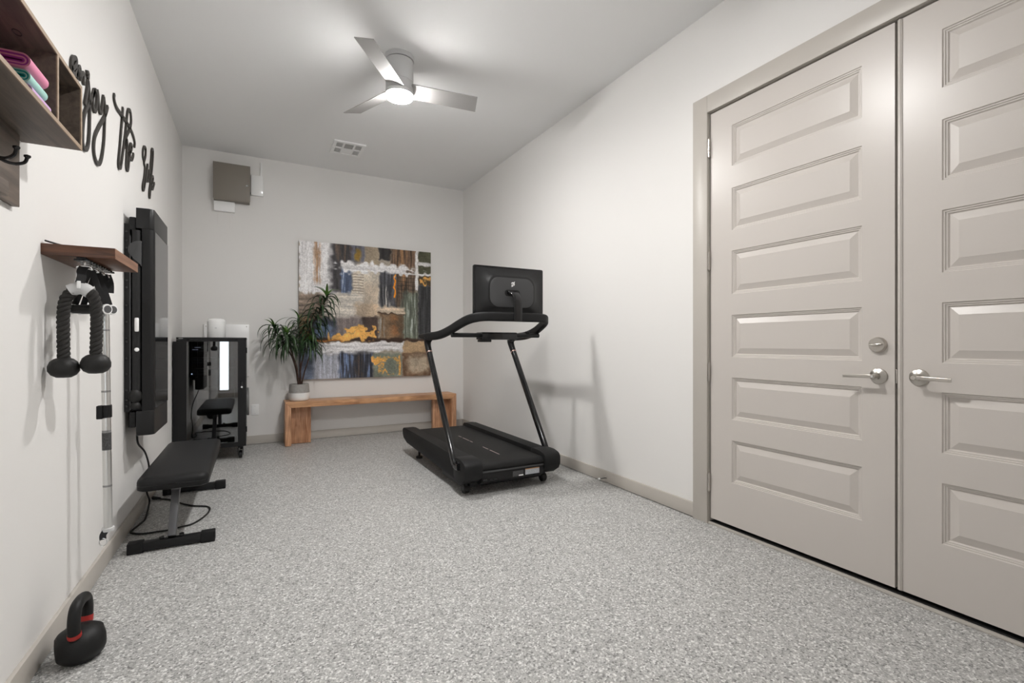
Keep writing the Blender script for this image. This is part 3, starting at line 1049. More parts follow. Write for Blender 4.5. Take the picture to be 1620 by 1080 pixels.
df.box(KX0 + 0.075, KX1 - 0.066, KY0, KY0 + 0.018, KZ0 + 0.005, KZ0 + 0.045)
dr = obj('door_frame', df, M['black'], rk)
obj('glass_pane', B().box(KX0 + 0.074, KX1 - 0.065, KY0 + 0.006, KY0 + 0.010, KZ0 + 0.044, KZ1 - 0.037), M['glass'], dr)
lk = obj('lock_plate', B().box(KX1 - 0.046, KX1 - 0.022, KY0 - 0.006, KY0, 0.640, 0.725, 0.003), M['blackgloss'], dr)
obj('lock_cylinder', B().cyl((KX1 - 0.034, KY0 - 0.006, 0.668), (KX1 - 0.034, KY0 - 0.010, 0.668), 0.008, 14), M['chrome'], lk)
obj('name_plate', B().box(KX0 + 0.018, KX0 + 0.050, KY0 - 0.0055, KY0 - 0.004, KZ1 - 0.014, KZ1 - 0.006), M['grayline'], rk)
for z in (0.98, 0.25):
    obj('hinge', B().cyl((KX1 + 0.004, KY0 + 0.01, z), (KX1 + 0.004, KY0 + 0.01, z + 0.05), 0.005, 10), M['blackgloss'], rk)
rails = B()
for xx in (KX0 + 0.070, KX1 - 0.090):
    rails.box(xx, xx + 0.02, KY0 + 0.07, KY0 + 0.09, KZ0 + 0.02, KZ1 - 0.02)
obj('mounting_rail', rails, M['black'], rk)
for xx in (KX0 + 0.06, KX1 - 0.045):
    for yy in (KY0 + 0.06, KY1 - 0.06):
        cs = B()
        cs.cyl((xx, yy, KZ0 - 0.018), (xx, yy, KZ0), 0.022, 14)
        cs.box(xx - 0.022, xx - 0.017, yy - 0.02, yy + 0.03, 0.03, KZ0 - 0.016)
        cs.box(xx + 0.017, xx + 0.022, yy - 0.02, yy + 0.03, 0.03, KZ0 - 0.016)
        cst = obj('caster', cs, M['black'], rk)
        obj('wheel', B().cyl((xx - 0.014, yy + 0.01, 0.036), (xx + 0.014, yy + 0.01, 0.036), 0.036, 20, bev=0.004), M['blackgloss'], cst)
# rack equipment seen through the glass
RX0, RX1 = KX0 + 0.095, KX1 - 0.095
units = [(0.985, 0.060, 'topmost'), (0.880, 0.055, 'second from top'), (0.775, 0.060, 'third from top'), (0.560, 0.080, 'lowest')]
for z, h, wh in units:
    u_ = thing('rack_unit', 'black slotted rack unit behind the cabinet glass, %s' % wh, 'network equipment', ((RX0 + RX1) / 2, KY0 + 0.25, z), 'rack units in the cabinet')
    obj('chassis', B().box(RX0, RX1, KY0 + 0.075, KY0 + 0.42, z, z + h, 0.002), M['blacksatin'], u_)
    sl = B()
    for r_ in range(2):
        for k in range(30):
            xs = RX0 + 0.015 + k * (RX1 - RX0 - 0.03) / 30
            sl.box(xs, xs + 0.0055, KY0 + 0.0735, KY0 + 0.0745, z + h * (0.14 + 0.44 * r_), z + h * (0.44 + 0.44 * r_))
    obj('vent_slots', sl, M['steel'], u_)
for x0_, z_ in ((-0.470, 1.032), (-0.490, 1.012)):
    tag(obj('status_strip', B().box(x0_, x0_ + 0.045, KY0 + 0.071, KY0 + 0.073, z_, z_ + 0.003), M['led2']), 'thin bluish status light on the %s line of the topmost rack unit' % ('upper' if z_ > 1.02 else 'lower'), 'indicator light')
pd = obj('indicator_light', B().cyl((-0.492, KY0 + 0.072, 0.795), (-0.492, KY0 + 0.069, 0.795), 0.0045, 12), M['led'], u_)
pd.parent = None
tag(pd, 'tiny blue-white indicator light glowing behind the cabinet glass', 'indicator light')
pd.location = (0, 0, 0)
me_off = Vector(((RX0 + RX1) / 2, KY0 + 0.25, 0.560))
pd.data.transform(Matrix.Translation(me_off))
cb = obj('patch_cable', B().tube(spline([(-0.49, KY0 + 0.065, 0.70), (-0.47, KY0 + 0.055, 0.66), (-0.45, KY0 + 0.06, 0.55), (-0.455, KY0 + 0.05, 0.45),
                                         (-0.43, KY0 + 0.06, 0.35), (-0.47, KY0 + 0.07, 0.24), (-0.47, KY0 + 0.10, 0.148)], 6), 0.005, 8), M['blackrub'])
tag(cb, 'black cable hanging loosely inside the glass-door cabinet', 'cable')
# coil of cable at the cabinet side
cc = B()
pts = []
for i in range(90):
    a = i / 30 * 2 * math.pi
    pts.append((KX1 + 0.012 + 0.006 * math.sin(a * .33), 5.33 + 0.115 * math.cos(a), 0.505 + 0.13 * math.sin(a)))
cc.tube(pts, 0.006, 8)
tag(obj('cable_coil', cc, M['grayline']), 'grey coil of cable hung on the right side of the black cabinet', 'cable')
# white rounded router on cabinet
rt = thing('mesh_router', 'white rounded cylinder router standing on the black cabinet', 'router', (-0.313, 5.30, KZ1))
obj('shell', B().lathe([(0.074, 0), (0.0765, 0.004), (0.0765, 0.150), (0.073, 0.166), (0.064, 0.176), (0.05, 0.180), (0.0, 0.181)], 40, Matrix.Translation((-0.313, 5.30, KZ1))), M['whitegloss'], rt)
obj('logo_mark', B().box(-0.322, -0.306, 5.30 - 0.0772, 5.30 - 0.0755, KZ1 + 0.085, KZ1 + 0.093), M['silverplastic'], rt)

# ================================================================== WALL TRAINER (left wall)
TY0, TY1 = 3.335, 3.825
TXF = -0.497
tn = thing('wall_trainer', 'black wall-mounted digital cable trainer with tall dark screen', 'gym machine', (XL, 3.58, 0.55))
bp_ = B()
bp_.box(XL, XL + 0.026, TY0 + 0.012, TY1 - 0.03, 0.69, 1.735)
obj('back_plate', bp_, M['black'], tn)
ch_ = B()
ch_.box(XL + 0.026, XL + 0.075, TY0 + 0.06, TY1 - 0.05, 0.66, 1.70)
obj('chassis', ch_, M['black'], tn)
bo = B()
prof = [(TXF, TY0 + 0.022), (TXF, TY1 - 0.022)]
def tonal_outline(xb, y0, y1, rr=0.024):
    pts = [(xb, y0)]
    for i in range(7):
        a = math.radians(-90 + 90 * i / 6)
        pts.append((TXF - rr + rr * math.cos(a), y0 + rr + rr * math.sin(a)))
    for i in range(7):
        a = math.radians(90 * i / 6)
        pts.append((TXF - rr + rr * math.cos(a), y1 - rr + rr * math.sin(a)))
    pts.append((xb, y1))
    return pts
bo.prism(tonal_outline(-0.552, TY0, TY1), 'z', 0.692, 1.712)
body = obj('body', bo, M['black'], tn)
obj('display', B().box(TXF - 0.001, TXF + 0.0015, TY0 + 0.026, TY1 - 0.012, 0.70, 1.705), M['screen'], body)
cp = B().prism(tonal_outline(-0.578, TY0 - 0.004, TY1 + 0.003), 'z', 1.712, 1.826, 0.003)
obj('top_cap', cp, M['blacksatin'], tn)
cp = B().prism(tonal_outline(-0.578, TY0 - 0.004, TY1 + 0.003), 'z', 0.556, 0.692, 0.003)
obj('bottom_cap', cp, M['blacksatin'], tn)
obj('arm_mount', B().box(-0.612, -0.579, TY0 + 0.004, TY0 + 0.10, 1.700, 1.775, 0.008), M['black'], tn)
obj('arm_mount', B().box(-0.612, -0.579, TY0 + 0.004, TY0 + 0.10, 0.600, 0.690, 0.010), M['black'], tn)
# folded arm along the near side
arm = obj('arm_tube', B().cyl((-0.578, TY0 + 0.008, 0.80), (-0.578, TY0 + 0.008, 1.70), 0.0205, 24), M['blacksatin'], tn)
obj('arm_joint', B().lathe([(0.018, 0.812), (0.028, 0.795), (0.031, 0.775), (0.027, 0.755), (0.016, 0.742), (0.022, 0.735), (0.026, 0.72), (0.021, 0.706), (0.0, 0.704)], 24,
                           Matrix.Translation((-0.582, TY0 + 0.004, 0))), M['blackrub'], arm)
hd = B()
hd.prism([(TY0 - 0.020 + 0.0, 1.52), (TY0 - 0.020, 1.63), (TY0 + 0.0, 1.63), (TY0 + 0.0, 1.52)], 'x', -0.606, -0.605)
hd.bm.free()
hd = B()
sem = [(-0.553, 1.500), (-0.553, 1.640)]
for i in range(13):
    a = math.radians(90 + 150 * i / 12)
    sem.append((-0.560 + 0.052 * math.cos(a), 1.588 + 0.052 * math.sin(a)))
hd.prism(sem, 'y', TY0 - 0.018, TY0 + 0.01, 0.003)
obj('arm_cradle', hd, M['greypanel'], arm)
bt = B()
bt.lathe([(0.0, 0), (0.008, 0.001), (0.010, 0.006), (0.010, 0.072), (0.008, 0.077), (0.0, 0.078)], 16, Matrix.Translation((-0.574, TY0 - 0.008, 1.135)))
obj('slider_button', bt, M['white'], arm)
obj('round_button', B().lathe([(0.011, 0), (0.011, 0.006), (0.008, 0.009), (0, 0.010)], 20, mx_rot((-0.574, TY0 - 0.010, 1.035), (0.3, -1, 0))), M['white'], arm)
for z in (0.72, 0.755, 0.81, 0.90, 0.99, 1.08, 1.10, 1.19, 1.28, 1.38, 1.42, 1.60, 1.64, 1.69):
    obj('bolt', B().cyl((XL + 0.013, TY0 + 0.012, z), (XL + 0.013, TY0 + 0.006, z), 0.006, 10), M['blackgloss'], tn)
obj('side_channel', B().box(XL + 0.026, XL + 0.030, TY0 + 0.008, TY0 + 0.06, 0.70, 1.67), M['steel'], tn)

# power cord of the trainer
def z5(X_, Y_):
    return (180 + X_ / 4.5, 660 + Y_ / 4.5)
pts = [on_x(*z5(165, 128), -0.570), on_x(*z5(175, 190), -0.585), on_x(*z5(222, 248), -0.605), on_x(*z5(250, 345), -0.606)]
pts += [on_x(*z5(240, 440), -0.603), on_x(*z5(236, 535), -0.602), on_x(*z5(254, 600), -0.600)]
for q in pts:
    q.z = max(q.z, 0.0065)
for X_, Y_ in ((225, 715), (190, 755), (140, 795), (118, 822), (200, 828), (320, 812), (400, 800), (480, 778), (560, 757), (640, 708), (682, 660), (665, 634), (560, 628), (470, 608), (400, 585), (330, 580)):
    q = on_z(*z5(X_, Y_), 0.0065)
    q.x = max(q.x, XL + BT + 0.012)
    pts.append(q)
cd = thing('power_cord', 'black power cord dropping from wall trainer and looping under the weight bench', 'cord', (-0.57, 3.5, 0))
obj('cable', B().tube(spline(pts, 7), 0.0052, 8), M['blackrub'], cd)
e1, e0 = pts[-1], pts[-2]
dv = (e1 - e0).normalized()
obj('plug', B().cyl(e1 + Vector((0, 0, 0.004)), e1 + dv * 0.06 + Vector((0, 0, 0.004)), 0.008, 12, r1=0.0105, bev=0.001), M['blackrub'], cd)

# ================================================================== WEIGHT BENCH
wb_ = thing('weight_bench', 'flat black padded weight bench beside the wall trainer', 'weight bench', (-0.376, 3.6, 0))
PTX0, PTX1, PTY0, PTY1, PTZ = -0.535, -0.216, 3.06, 4.15, 0.372
b = B()
def pad_outline(ins):
    return [(-0.376 + x, 3.605 + y) for x, y in rrect(0.318 - 2 * ins, 1.10 - 2 * ins, 0.045 - ins * .5, 5)]
rings = []
for ins, z in ((0.012, PTZ - 0.068), (0.0, PTZ - 0.060), (0.0, PTZ - 0.022), (0.004, PTZ - 0.010), (0.014, PTZ - 0.003), (0.03, PTZ), (0.06, PTZ + 0.001)):
    rings.append([b.bm.verts.new((x, y, z)) for x, y in pad_outline(ins)])
for r0, r1 in zip(rings, rings[1:]):
    n_ = len(r0)
    for i in range(n_):
        b.bm.faces.new((r0[i], r0[(i + 1) % n_], r1[(i + 1) % n_], r1[i]))
b.bm.faces.new(rings[0][::-1])
b.bm.faces.new(rings[-1])
obj('pad', b, M['vinyl'], wb_, sharp=60)
obj('seam_band', B().prism(pad_outline(-0.0006), 'z', PTZ - 0.040, PTZ - 0.037), M['blackgloss'], wb_)
fr = B()
fr.box(-0.396, -0.356, 3.16, 4.05, PTZ - 0.105, PTZ - 0.068, 0.003)
obj('frame_beam', fr, M['steel'], wb_)
for yf, yt in ((3.065, 3.195), (4.135, 4.010)):
    lg = B()
    lg.tube([(-0.380, yf, 0.055), (-0.376, yt, PTZ - 0.085)], 1, prof=rrect(0.050, 0.036, 0.004, 2), up=(0, 1, 0))
    obj('leg', lg, M['steel'], wb_)
    ft = obj('foot_bar', B().box(-0.530, -0.230, yf - 0.022, yf + 0.022, 0.008, 0.050, 0.003), M['black'], wb_)
    for x0, x1 in ((-0.566, -0.500), (-0.252, -0.186)):
        obj('end_cap', B().box(x0, x1, yf - 0.027, yf + 0.027, 0.0, 0.056, 0.004), M['blackmatte'], ft)
    for dx in (-0.045, 0.042):
        obj('bolt', B().cyl((-0.380 + dx, yf, 0.049), (-0.380 + dx, yf, 0.064), 0.011, 8), M['blackgloss'], ft)

# ================================================================== KETTLEBELL
KB = Vector((-0.520, 2.130, 0))
kb = thing('kettlebell', 'black kettlebell with red bands on floor by left baseboard', 'kettlebell', KB)
b = B()
b.lathe([(0.0, 0.0), (0.046, 0.0), (0.050, 0.003), (0.064, 0.018), (0.0735, 0.038), (0.0755, 0.055), (0.072, 0.074), (0.060, 0.092), (0.042, 0.104), (0.020, 0.110), (0.0, 0.111)], 48, Matrix.Translation(KB))
for vtx in b.bm.verts:     # flattened cheeks
    d = vtx.co - KB
    for nx, ny in ((0.93, 0.36), (-0.93, -0.36)):
        q = d.x * nx + d.y * ny
        if q > 0.062:
            vtx.co.x -= (q - 0.062) * nx * 0.8
            vtx.co.y -= (q - 0.062) * ny * 0.8
obj('bell', b, M['iron'], kb)
ax = Vector((-0.36, 0.93, 0)).normalized()
ax = Vector((0.06, 1.0, 0)).normalized()
hp = []
for s_, z in ((-0.042, 0.078), (-0.054, 0.112), (-0.057, 0.150), (-0.044, 0.184), (-0.018, 0.195), (0.018, 0.195), (0.044, 0.184), (0.057, 0.150), (0.054, 0.112), (0.042, 0.078)):
    hp.append(KB + ax * s_ + Vector((0, 0, z)))
sp = spline(hp, 6)
obj('handle', B().tube(sp, 0.0175, 16), M['iron'], kb)
for sg in (0, 1):
    seg = sp[-8:-4] if sg else sp[4:7]
    obj('red_band', B().tube(seg, 0.0186, 18), M['red'], kb)

# ================================================================== UPPER SHELF with mats and hook board
SY1 = 2.024
SY0 = 1.05
SXF = -0.490
SZ0, SZ1 = 1.693, 1.900
sh = thing('cubby_shelf', 'dark stained wooden cubby shelf with pale edges high on the left wall', 'shelf', (XL, 1.5, SZ0))
tk = 0.012
obj('bottom_board', B().box(XL, SXF - 0.003, SY0, SY1, SZ0, SZ0 + tk), M['stain'], sh)
obj('top_board', B().box(XL, SXF - 0.003, SY0, SY1, SZ1 - tk, SZ1), M['stain'], sh)
obj('back_board', B().box(XL, XL + 0.006, SY0 + tk, SY1 - tk, SZ0 + tk, SZ1 - tk), M['stain'], sh)
for y in (SY0, SY1 - tk):
    obj('side_board', B().box(XL, SXF - 0.003, y, y + tk, SZ0 + tk, SZ1 - tk), M['stain'], sh)
for y in (1.410, 1.802):
    obj('divider', B().box(XL + 0.006, SXF - 0.003, y, y + tk, SZ0 + tk, SZ1 - tk), M['stain'], sh)
eg = B()
eg.box(SXF - 0.003, SXF, SY0, SY1, SZ0, SZ0 + tk)
eg.box(SXF - 0.003, SXF, SY0, SY1, SZ1 - tk, SZ1)
for y in (SY0, 1.410, 1.802, SY1 - tk):
    eg.box(SXF - 0.003, SXF, y, y + tk, SZ0 + tk, SZ1 - tk)
obj('edge_band', eg, M['stainedge'], sh)
kn = B()
for i in range(24):
    pass
kpts = [(XL + 0.085 + 0.008 * math.cos(a), 1.725 + 0.016 * math.sin(a), SZ1 - tk - 0.0005) for a in [2 * math.pi * i / 24 for i in range(24)]]
kn.tube(kpts, 0.0012, 6, closed=True)
obj('knot_ring', kn, M['word'], sh)


def rolled_mat(name, y0, y1, zc, hw, hh, outer, inner, label, nm):
    """flattened roll lying along Y: outer band + inner spiral layers"""
    t = thing(name, label, 'exercise band', (XL + 0.07, (y0 + y1) / 2, zc - hh), 'folded bands on the cubby shelf')
    xc = XL + 0.079
    def band(w, h, th, ya, yb, matn, nm_):
        o_, i_ = rrect(2 * w, 2 * h, h * .98, 8), rrect(2 * (w - th), 2 * (h - th), (h - th) * .98, 8)
        b_ = B()
        n_ = len(o_)
        V = [[b_.bm.verts.new((xc + p[0], y, zc + p[1])) for p in ring] for ring in (o_, i_) for y in (ya, yb)]
        for i in range(n_):
            j = (i + 1) % n_
            b_.bm.faces.new((V[0][i], V[0][j], V[1][j], V[1][i]))
            b_.bm.faces.new((V[2][j], V[2][i], V[3][i], V[3][j]))
            b_.bm.faces.new((V[0][j], V[0][i], V[2][i], V[2][j]))
            b_.bm.faces.new((V[1][i], V[1][j], V[3][j], V[3][i]))
        obj(nm_, b_, M[matn], t)
    th2 = hh * 0.22
    w, h = hw, hh
    band(w, h, th2 * .95, y0, y1, outer, 'outer_layer')
    k = 0
    cols = [inner, outer, inner]
    while h - th2 > 0.004 and k < 3:
        w -= th2
        h -= th2
        band(w, h, min(th2 * .95, h * .9), y0 + 0.001 * (k + 1), y1 - 0.001, cols[k], 'inner_layer')
        k += 1


zb_ = SZ0 + tk
rolled_mat('folded_band', 1.650, 1.780, zb_ + 0.012, 0.058, 0.012, 'matlil', 'matpurp', 'lilac folded band with purple inside, bottom of the shelf stack', 0)
rolled_mat('folded_band', 1.640, 1.755, zb_ + 0.024 + 0.015, 0.058, 0.015, 'matmint', 'matteal', 'mint and teal folded band, middle of the shelf stack', 1)
rolled_mat('folded_band', 1.628, 1.748, zb_ + 0.054 + 0.018, 0.062, 0.018, 'matpink', 'matmag', 'pink folded band with magenta inside, top of the shelf stack', 2)

hb = thing('hook_board', 'stained wooden board with black double hook under the cubby shelf', 'hook rack', (XL, 1.5, 1.47))
b = B()
b.box(XL, XL + 0.018, SY0 + 0.05, 1.955, 1.476, SZ0 - 0.001, 0.002)
obj('board', b, M['stain'], hb)
obj('lower_rail', B().box(XL + 0.018, XL + 0.034, SY0 + 0.05, 1.835, 1.478, 1.520, 0.003), M['stain'], hb)
hx = XL + 0.018
hk = obj('hook_plate', B().box(hx, hx + 0.006, 1.722, 1.752, 1.545, 1.615, 0.003), M['blackmatte'], hb)
for dy in (-1, 1):
    tip = Vector((hx + 0.072, 1.740 + dy * 0.034, 1.578))
    pth = spline([(hx + 0.004, 1.737 + dy * 0.003, 1.590), (hx + 0.020, 1.737 + dy * 0.008, 1.562), (hx + 0.045, 1.738 + dy * 0.020, 1.551), (hx + 0.066, 1.740 + dy * 0.031, 1.560), tip], 6)
    hb2 = B().tube(pth, 0.0042, 10)
    hb2.lathe([(0.004, -0.004), (0.0075, 0.0), (0.0075, 0.004), (0.0, 0.007)], 14, Matrix.Translation(tip))
    obj('hook_prong', hb2, M['blackgloss'], hk)


# ================================================================== SCRIPT WORDS ON THE LEFT WALL
def ribbon(b, pts, w, x0, x1):
    """flat cut-out stroke on the wall; pts are (y,z)"""
    P = [Vector((p.y, p.z)) for p in spline([Vector((0, y, z)) for y, z in pts], 6)]
    L, R = [], []
    for i, p in enumerate(P):
        a = P[max(i - 1, 0)]
        c = P[min(i + 1, len(P) - 1)]
        t = (c - a)
        t = t.normalized() if t.length > 1e-8 else Vector((1, 0))
        n = Vector((-t.y, t.x))
        ww = w / 2 * (0.72 if i in (0, len(P) - 1) else 1)
        L.append(p + n * ww)
        R.append(p - n * ww)
    for i in range(len(P) - 1):
        for (A, C_) in ((L, R),):
            v = [b.bm.verts.new((x, q.x, q.y)) for x in (x1, x0) for q in (A[i], A[i + 1], C_[i + 1], C_[i])]
            b.bm.faces.new(v[0:4])
            b.bm.faces.new(v[4:8][::-1])
            b.bm.faces.new((v[0], v[4], v[5], v[1]))
            b.bm.faces.new((v[3], v[2], v[6], v[7]))
            if i == 0:
                b.bm.faces.new((v[0], v[3], v[7], v[4]))
            if i == len(P) - 2:
                b.bm.faces.new((v[1], v[5], v[6], v[2]))


def word(name, strokes, conv, label):
    b = B()
    for s_ in strokes:
        pts = []
        for p in s_:
            q = on_x(*conv(*p), XL + 0.009)
            pts.append((q.y, q.z))
        ribbon(b, pts, 0.0185, XL + 0.001, XL + 0.009)
    bmesh.ops.remove_doubles(b.bm, verts=b.bm.verts, dist=0.0004)
    o = obj(name, b, M['word'])
    tag(o, label, 'wall sign', 'cursive wall words')


c2 = lambda x, y: (105 + x * .1758, 80 + y * .1758)
c3 = lambda x, y: (170 + x / 6, 140 + y / 6)
word('script_word', [
    [(52, 160), (80, 150), (97, 115), (98, 80), (80, 65), (62, 85), (56, 140), (66, 195), (85, 215), (100, 190)],
    [(104, 150), (104, 215), (104, 240), (112, 180), (124, 150), (132, 165), (132, 235), (136, 255), (145, 215), (158, 205), (165, 225), (162, 280), (170, 300)],
    [(192, 198), (205, 205), (205, 235), (200, 250)],
    [(203, 265), (200, 340), (185, 430), (176, 490)],
    [(203, 265), (216, 400), (219, 640), (212, 800), (196, 880), (172, 885), (157, 830), (158, 700), (172, 575), (205, 490), (250, 400), (262, 350)],
    [(262, 355), (246, 420), (250, 510), (264, 548), (280, 500), (284, 400), (266, 350)],
    [(286, 355), (294, 400), (300, 500), (316, 563), (330, 510), (340, 430), (345, 415)],
    [(345, 415), (355, 520), (352, 680), (345, 830), (325, 970), (300, 1022), (272, 985), (256, 890), (264, 780), (300, 690), (345, 610), (370, 545), (380, 500)],
], c2, 'dark cursive cut-out word enjoy beside the cubby shelf')
word('script_word', [
    [(75, 52), (72, 100), (92, 175), (132, 240), (180, 308), (222, 380), (252, 450), (267, 520), (262, 555)],
    [(155, 180), (150, 260), (138, 400), (126, 560), (114, 690), (116, 745), (132, 752), (142, 700), (156, 600), (175, 460), (190, 300), (200, 220), (214, 203), (228, 235), (232, 320), (215, 395), (190, 450), (168, 540)],
    [(168, 565), (180, 500), (194, 495), (194, 560), (190, 640), (186, 740), (196, 778), (207, 745), (216, 650), (224, 590)],
    [(212, 610), (232, 590), (238, 548), (228, 528), (218, 570), (220, 650), (236, 678), (250, 645), (254, 615)],
], c3, 'dark cursive cut-out word the in the middle of the wall lettering')
word('script_word', [
    [(356, 700), (344, 650), (344, 590), (356, 555), (370, 575), (368, 640), (354, 700), (362, 750), (356, 840), (342, 920), (342, 960), (354, 955), (366, 880), (378, 790), (388, 720)],
    [(388, 718), (386, 780), (378, 850), (384, 880), (394, 850), (402, 780), (410, 840), (406, 880)],
    [(404, 890), (412, 780), (420, 660), (424, 590), (436, 578), (440, 620), (432, 740), (418, 870), (404, 960), (402, 1025), (410, 1030), (414, 970), (424, 900)],
    [(420, 905), (436, 880), (440, 845), (430, 835), (424, 880), (424, 935), (434, 955), (446, 920), (452, 895)],
], c3, 'dark cursive cut-out word life above the wall trainer')

# ================================================================== SMALL WALNUT SHELF AND HANGING ACCESSORIES
WSY0, WSY1, WSX, WSZ0, WSZ1 = 2.173, 2.552, -0.436, 1.371, 1.409
ws = thing('floating_shelf', 'small walnut floating shelf with hook rail on the left wall', 'shelf', (XL, 2.36, WSZ0))
obj('plank', B().box(XL, WSX - 0.001, WSY0, WSY1, WSZ0, WSZ1, 0.0015), M['walnut'], ws)
obj('front_band', B().box(WSX - 0.001, WSX, WSY0 + 0.001, WSY1 - 0.001, WSZ0 + 0.001, WSZ1 - 0.001), M['walnuty'], ws)
RXC = -0.532
rl = B()
rl.box(RXC - 0.012, RXC + 0.012, 2.180, 2.535, WSZ0 - 0.006, WSZ0, 0.001)
rail = obj('hook_rail', rl, M['black'], ws)
for k in range(11):
    yy = 2.19 + k * 0.033
    obj('rail_cleat', B().box(RXC - 0.022, RXC + 0.022, yy, yy + 0.014, WSZ0 - 0.012, WSZ0 - 0.005, 0.002), M['blackgloss'], rail)
HK = [2.225, 2.300, 2.375, 2.450]
for yy in HK:
    hkb = B()
    hkb.cyl((RXC, yy, WSZ0 - 0.006), (RXC, yy, WSZ0 - 0.026), 0.0035, 10)
    hkb.tube(spline([(RXC - 0.020, yy, WSZ0 - 0.034), (RXC - 0.018, yy, WSZ0 - 0.028), (RXC, yy, WSZ0 - 0.026), (RXC + 0.018, yy, WSZ0 - 0.028), (RXC + 0.022, yy, WSZ0 - 0.040)], 5), 1, prof=rrect(0.005, 0.014, 0.002, 2), up=(0, 0, 1))
    obj('hook', hkb, M['chrome'], rail)
# things on the shelf top
tag(obj('white_card', B().box(-0.585, -0.545, 2.26, 2.33, WSZ1, WSZ1 + 0.008, 0.001), M['white']), 'small white card lying on walnut floating shelf', 'card')
pn = B()
pn.tube(spline([(-0.628, 2.19, WSZ1 + 0.012), (-0.612, 2.20, WSZ1 + 0.008), (-0.590, 2.21, WSZ1 + 0.003), (-0.565, 2.22, WSZ1 + 0.003)], 5), 0.003, 8)
tag(obj('dark_cord', pn, M['blackrub']), 'short dark cord lying on the walnut shelf by the wall', 'cord')


def strap(path, w, th=0.0025, up=(1, 0.25, 0)):
    return B().tube(path, 1, prof=[(-w / 2, -th / 2), (w / 2, -th / 2), (w / 2, th / 2), (-w / 2, th / 2)], up=up)


# triceps rope on the first hook
RY = 2.205
tr = thing('triceps_rope', 'thick black twisted rope with ball ends hanging from walnut shelf', 'rope attachment', (RXC, RY, 0.94))
zs_ = 1.262
lx, rx = -0.583, -0.497
zl, zr = 1.012, 1.024
rp = spline([(lx, RY, zl), (lx - 0.001, RY, 1.09), (lx - 0.001, RY, 1.17), (lx + 0.006, RY, 1.225), (lx + 0.024, RY, 1.253), (-0.555, RY, zs_), (-0.536, RY, zs_ + 0.001), (-0.518, RY, 1.255),
             (rx - 0.006, RY, 1.235), (rx + 0.002, RY, 1.18), (rx + 0.002, RY, 1.10), (rx, RY, zr)], 14)
rp = [Vector(p) for p in rp]
# arc length, frames
ln = [0.0]
for a, c in zip(rp, rp[1:]):
    ln.append(ln[-1] + (c - a).length)
for k in range(3):
    sp_ = []
    for i, p in enumerate(rp):
        t = (rp[min(i + 1, len(rp) - 1)] - rp[max(i - 1, 0)]).normalized()
        n1 = Vector((0, 1, 0))
        n2 = t.cross(n1).normalized()
        a = ln[i] / 0.050 * 2 * math.pi + k * 2 * math.pi / 3
        sp_.append(p + (n1 * math.cos(a) + n2 * math.sin(a)) * 0.0102)
    obj('rope_strand', B().tube(sp_, 0.0088, 9), M['rope'], tr)
bal = [(0.0, -0.036), (0.020, -0.0345), (0.034, -0.026), (0.0425, -0.012), (0.0430, 0.004), (0.037, 0.020), (0.026, 0.030), (0.018, 0.033)]
for x, z in ((lx, zl - 0.026), (rx, zr - 0.026)):
    obj('rubber_ball_end', B().lathe(bal, 28, Matrix.Translation((x, RY, z))), M['blackrub'], tr)
slv = obj('white_sleeve', B().tube(spline([(-0.566, RY, 1.254), (-0.548, RY, zs_ + 0.001), (-0.530, RY, zs_ + 0.001), (-0.512, RY, 1.250)], 5), 0.0215, 24), M['silverplastic'], tr)
obj('clip_stem', B().box(-0.543, -0.533, RY - 0.026, RY - 0.016, 1.262, 1.288, 0.002), M['white'], slv)
obj('web_strap', strap(spline([(RXC, HK[0] - 0.004, WSZ0 - 0.028), (RXC - 0.004, RY, 1.325), (RXC - 0.001, RY - 0.01, 1.305), (RXC - 0.005, RY - 0.012, 1.282)], 5), 0.026), M['web'], tr)

# two handle grips on the middle hooks
for k, (yy, ga, gb, lab) in enumerate(((HK[1], (-0.606, 2.385, 1.200), (-0.488, 2.300, 1.198), 'foam grip handle on webbing strap, hanging nearer the rope'),
                                      (HK[2], (-0.598, 2.455, 1.202), (-0.484, 2.362, 1.200), 'foam grip handle on webbing strap, hanging farther from the rope'))):
    ga, gb = Vector(ga), Vector(gb)
    dv = (gb - ga).normalized()
    hgp = thing('grip_handle', lab, 'handle', (RXC, yy, 1.18), 'cable handles under the walnut shelf')
    L = (gb - ga).length
    obj('foam_grip', B().lathe([(0.014, 0.0), (0.0165, 0.006), (0.0172, L / 2), (0.0165, L - 0.006), (0.014, L)], 24, mx_rot(ga, dv)), M['foam'], hgp)
    for pa_, pb_ in ((ga - dv * 0.006, ga), (gb, gb + dv * 0.006)):
        cpz = obj('end_ring', B().cyl(pa_, pb_, 0.0195, 28, bev=0.001), M['white'], hgp)
        obj('end_cap', B().cyl(pa_ - dv * 0.0012, pb_ + dv * 0.0012, 0.0142, 20), M['steel'], cpz)
    for q_, sg in ((ga + dv * 0.012, -1), (gb - dv * 0.012, 1)):
        top_ = Vector((RXC + 0.003 * sg, yy, WSZ0 - 0.030))
        mid_ = top_.lerp(q_, 0.55) + Vector((0.004 * sg, 0, 0))
        obj('web_strap', strap(spline([top_, mid_, q_ + Vector((0, 0, 0.018))], 4), 0.019), M['web'], hgp)
# ankle strap + bar on the last hook
an = thing('ankle_strap', 'short black webbing loop hanging on the farthest hook', 'strap', (RXC, HK[3], 1.28))
obj('web_loop', strap(spline([(RXC + 0.012, HK[3], WSZ0 - 0.029), (RXC + 0.020, HK[3] + 0.004, 1.31), (RXC + 0.020, HK[3] + 0.004, 1.272)], 4), 0.030), M['web'], an)

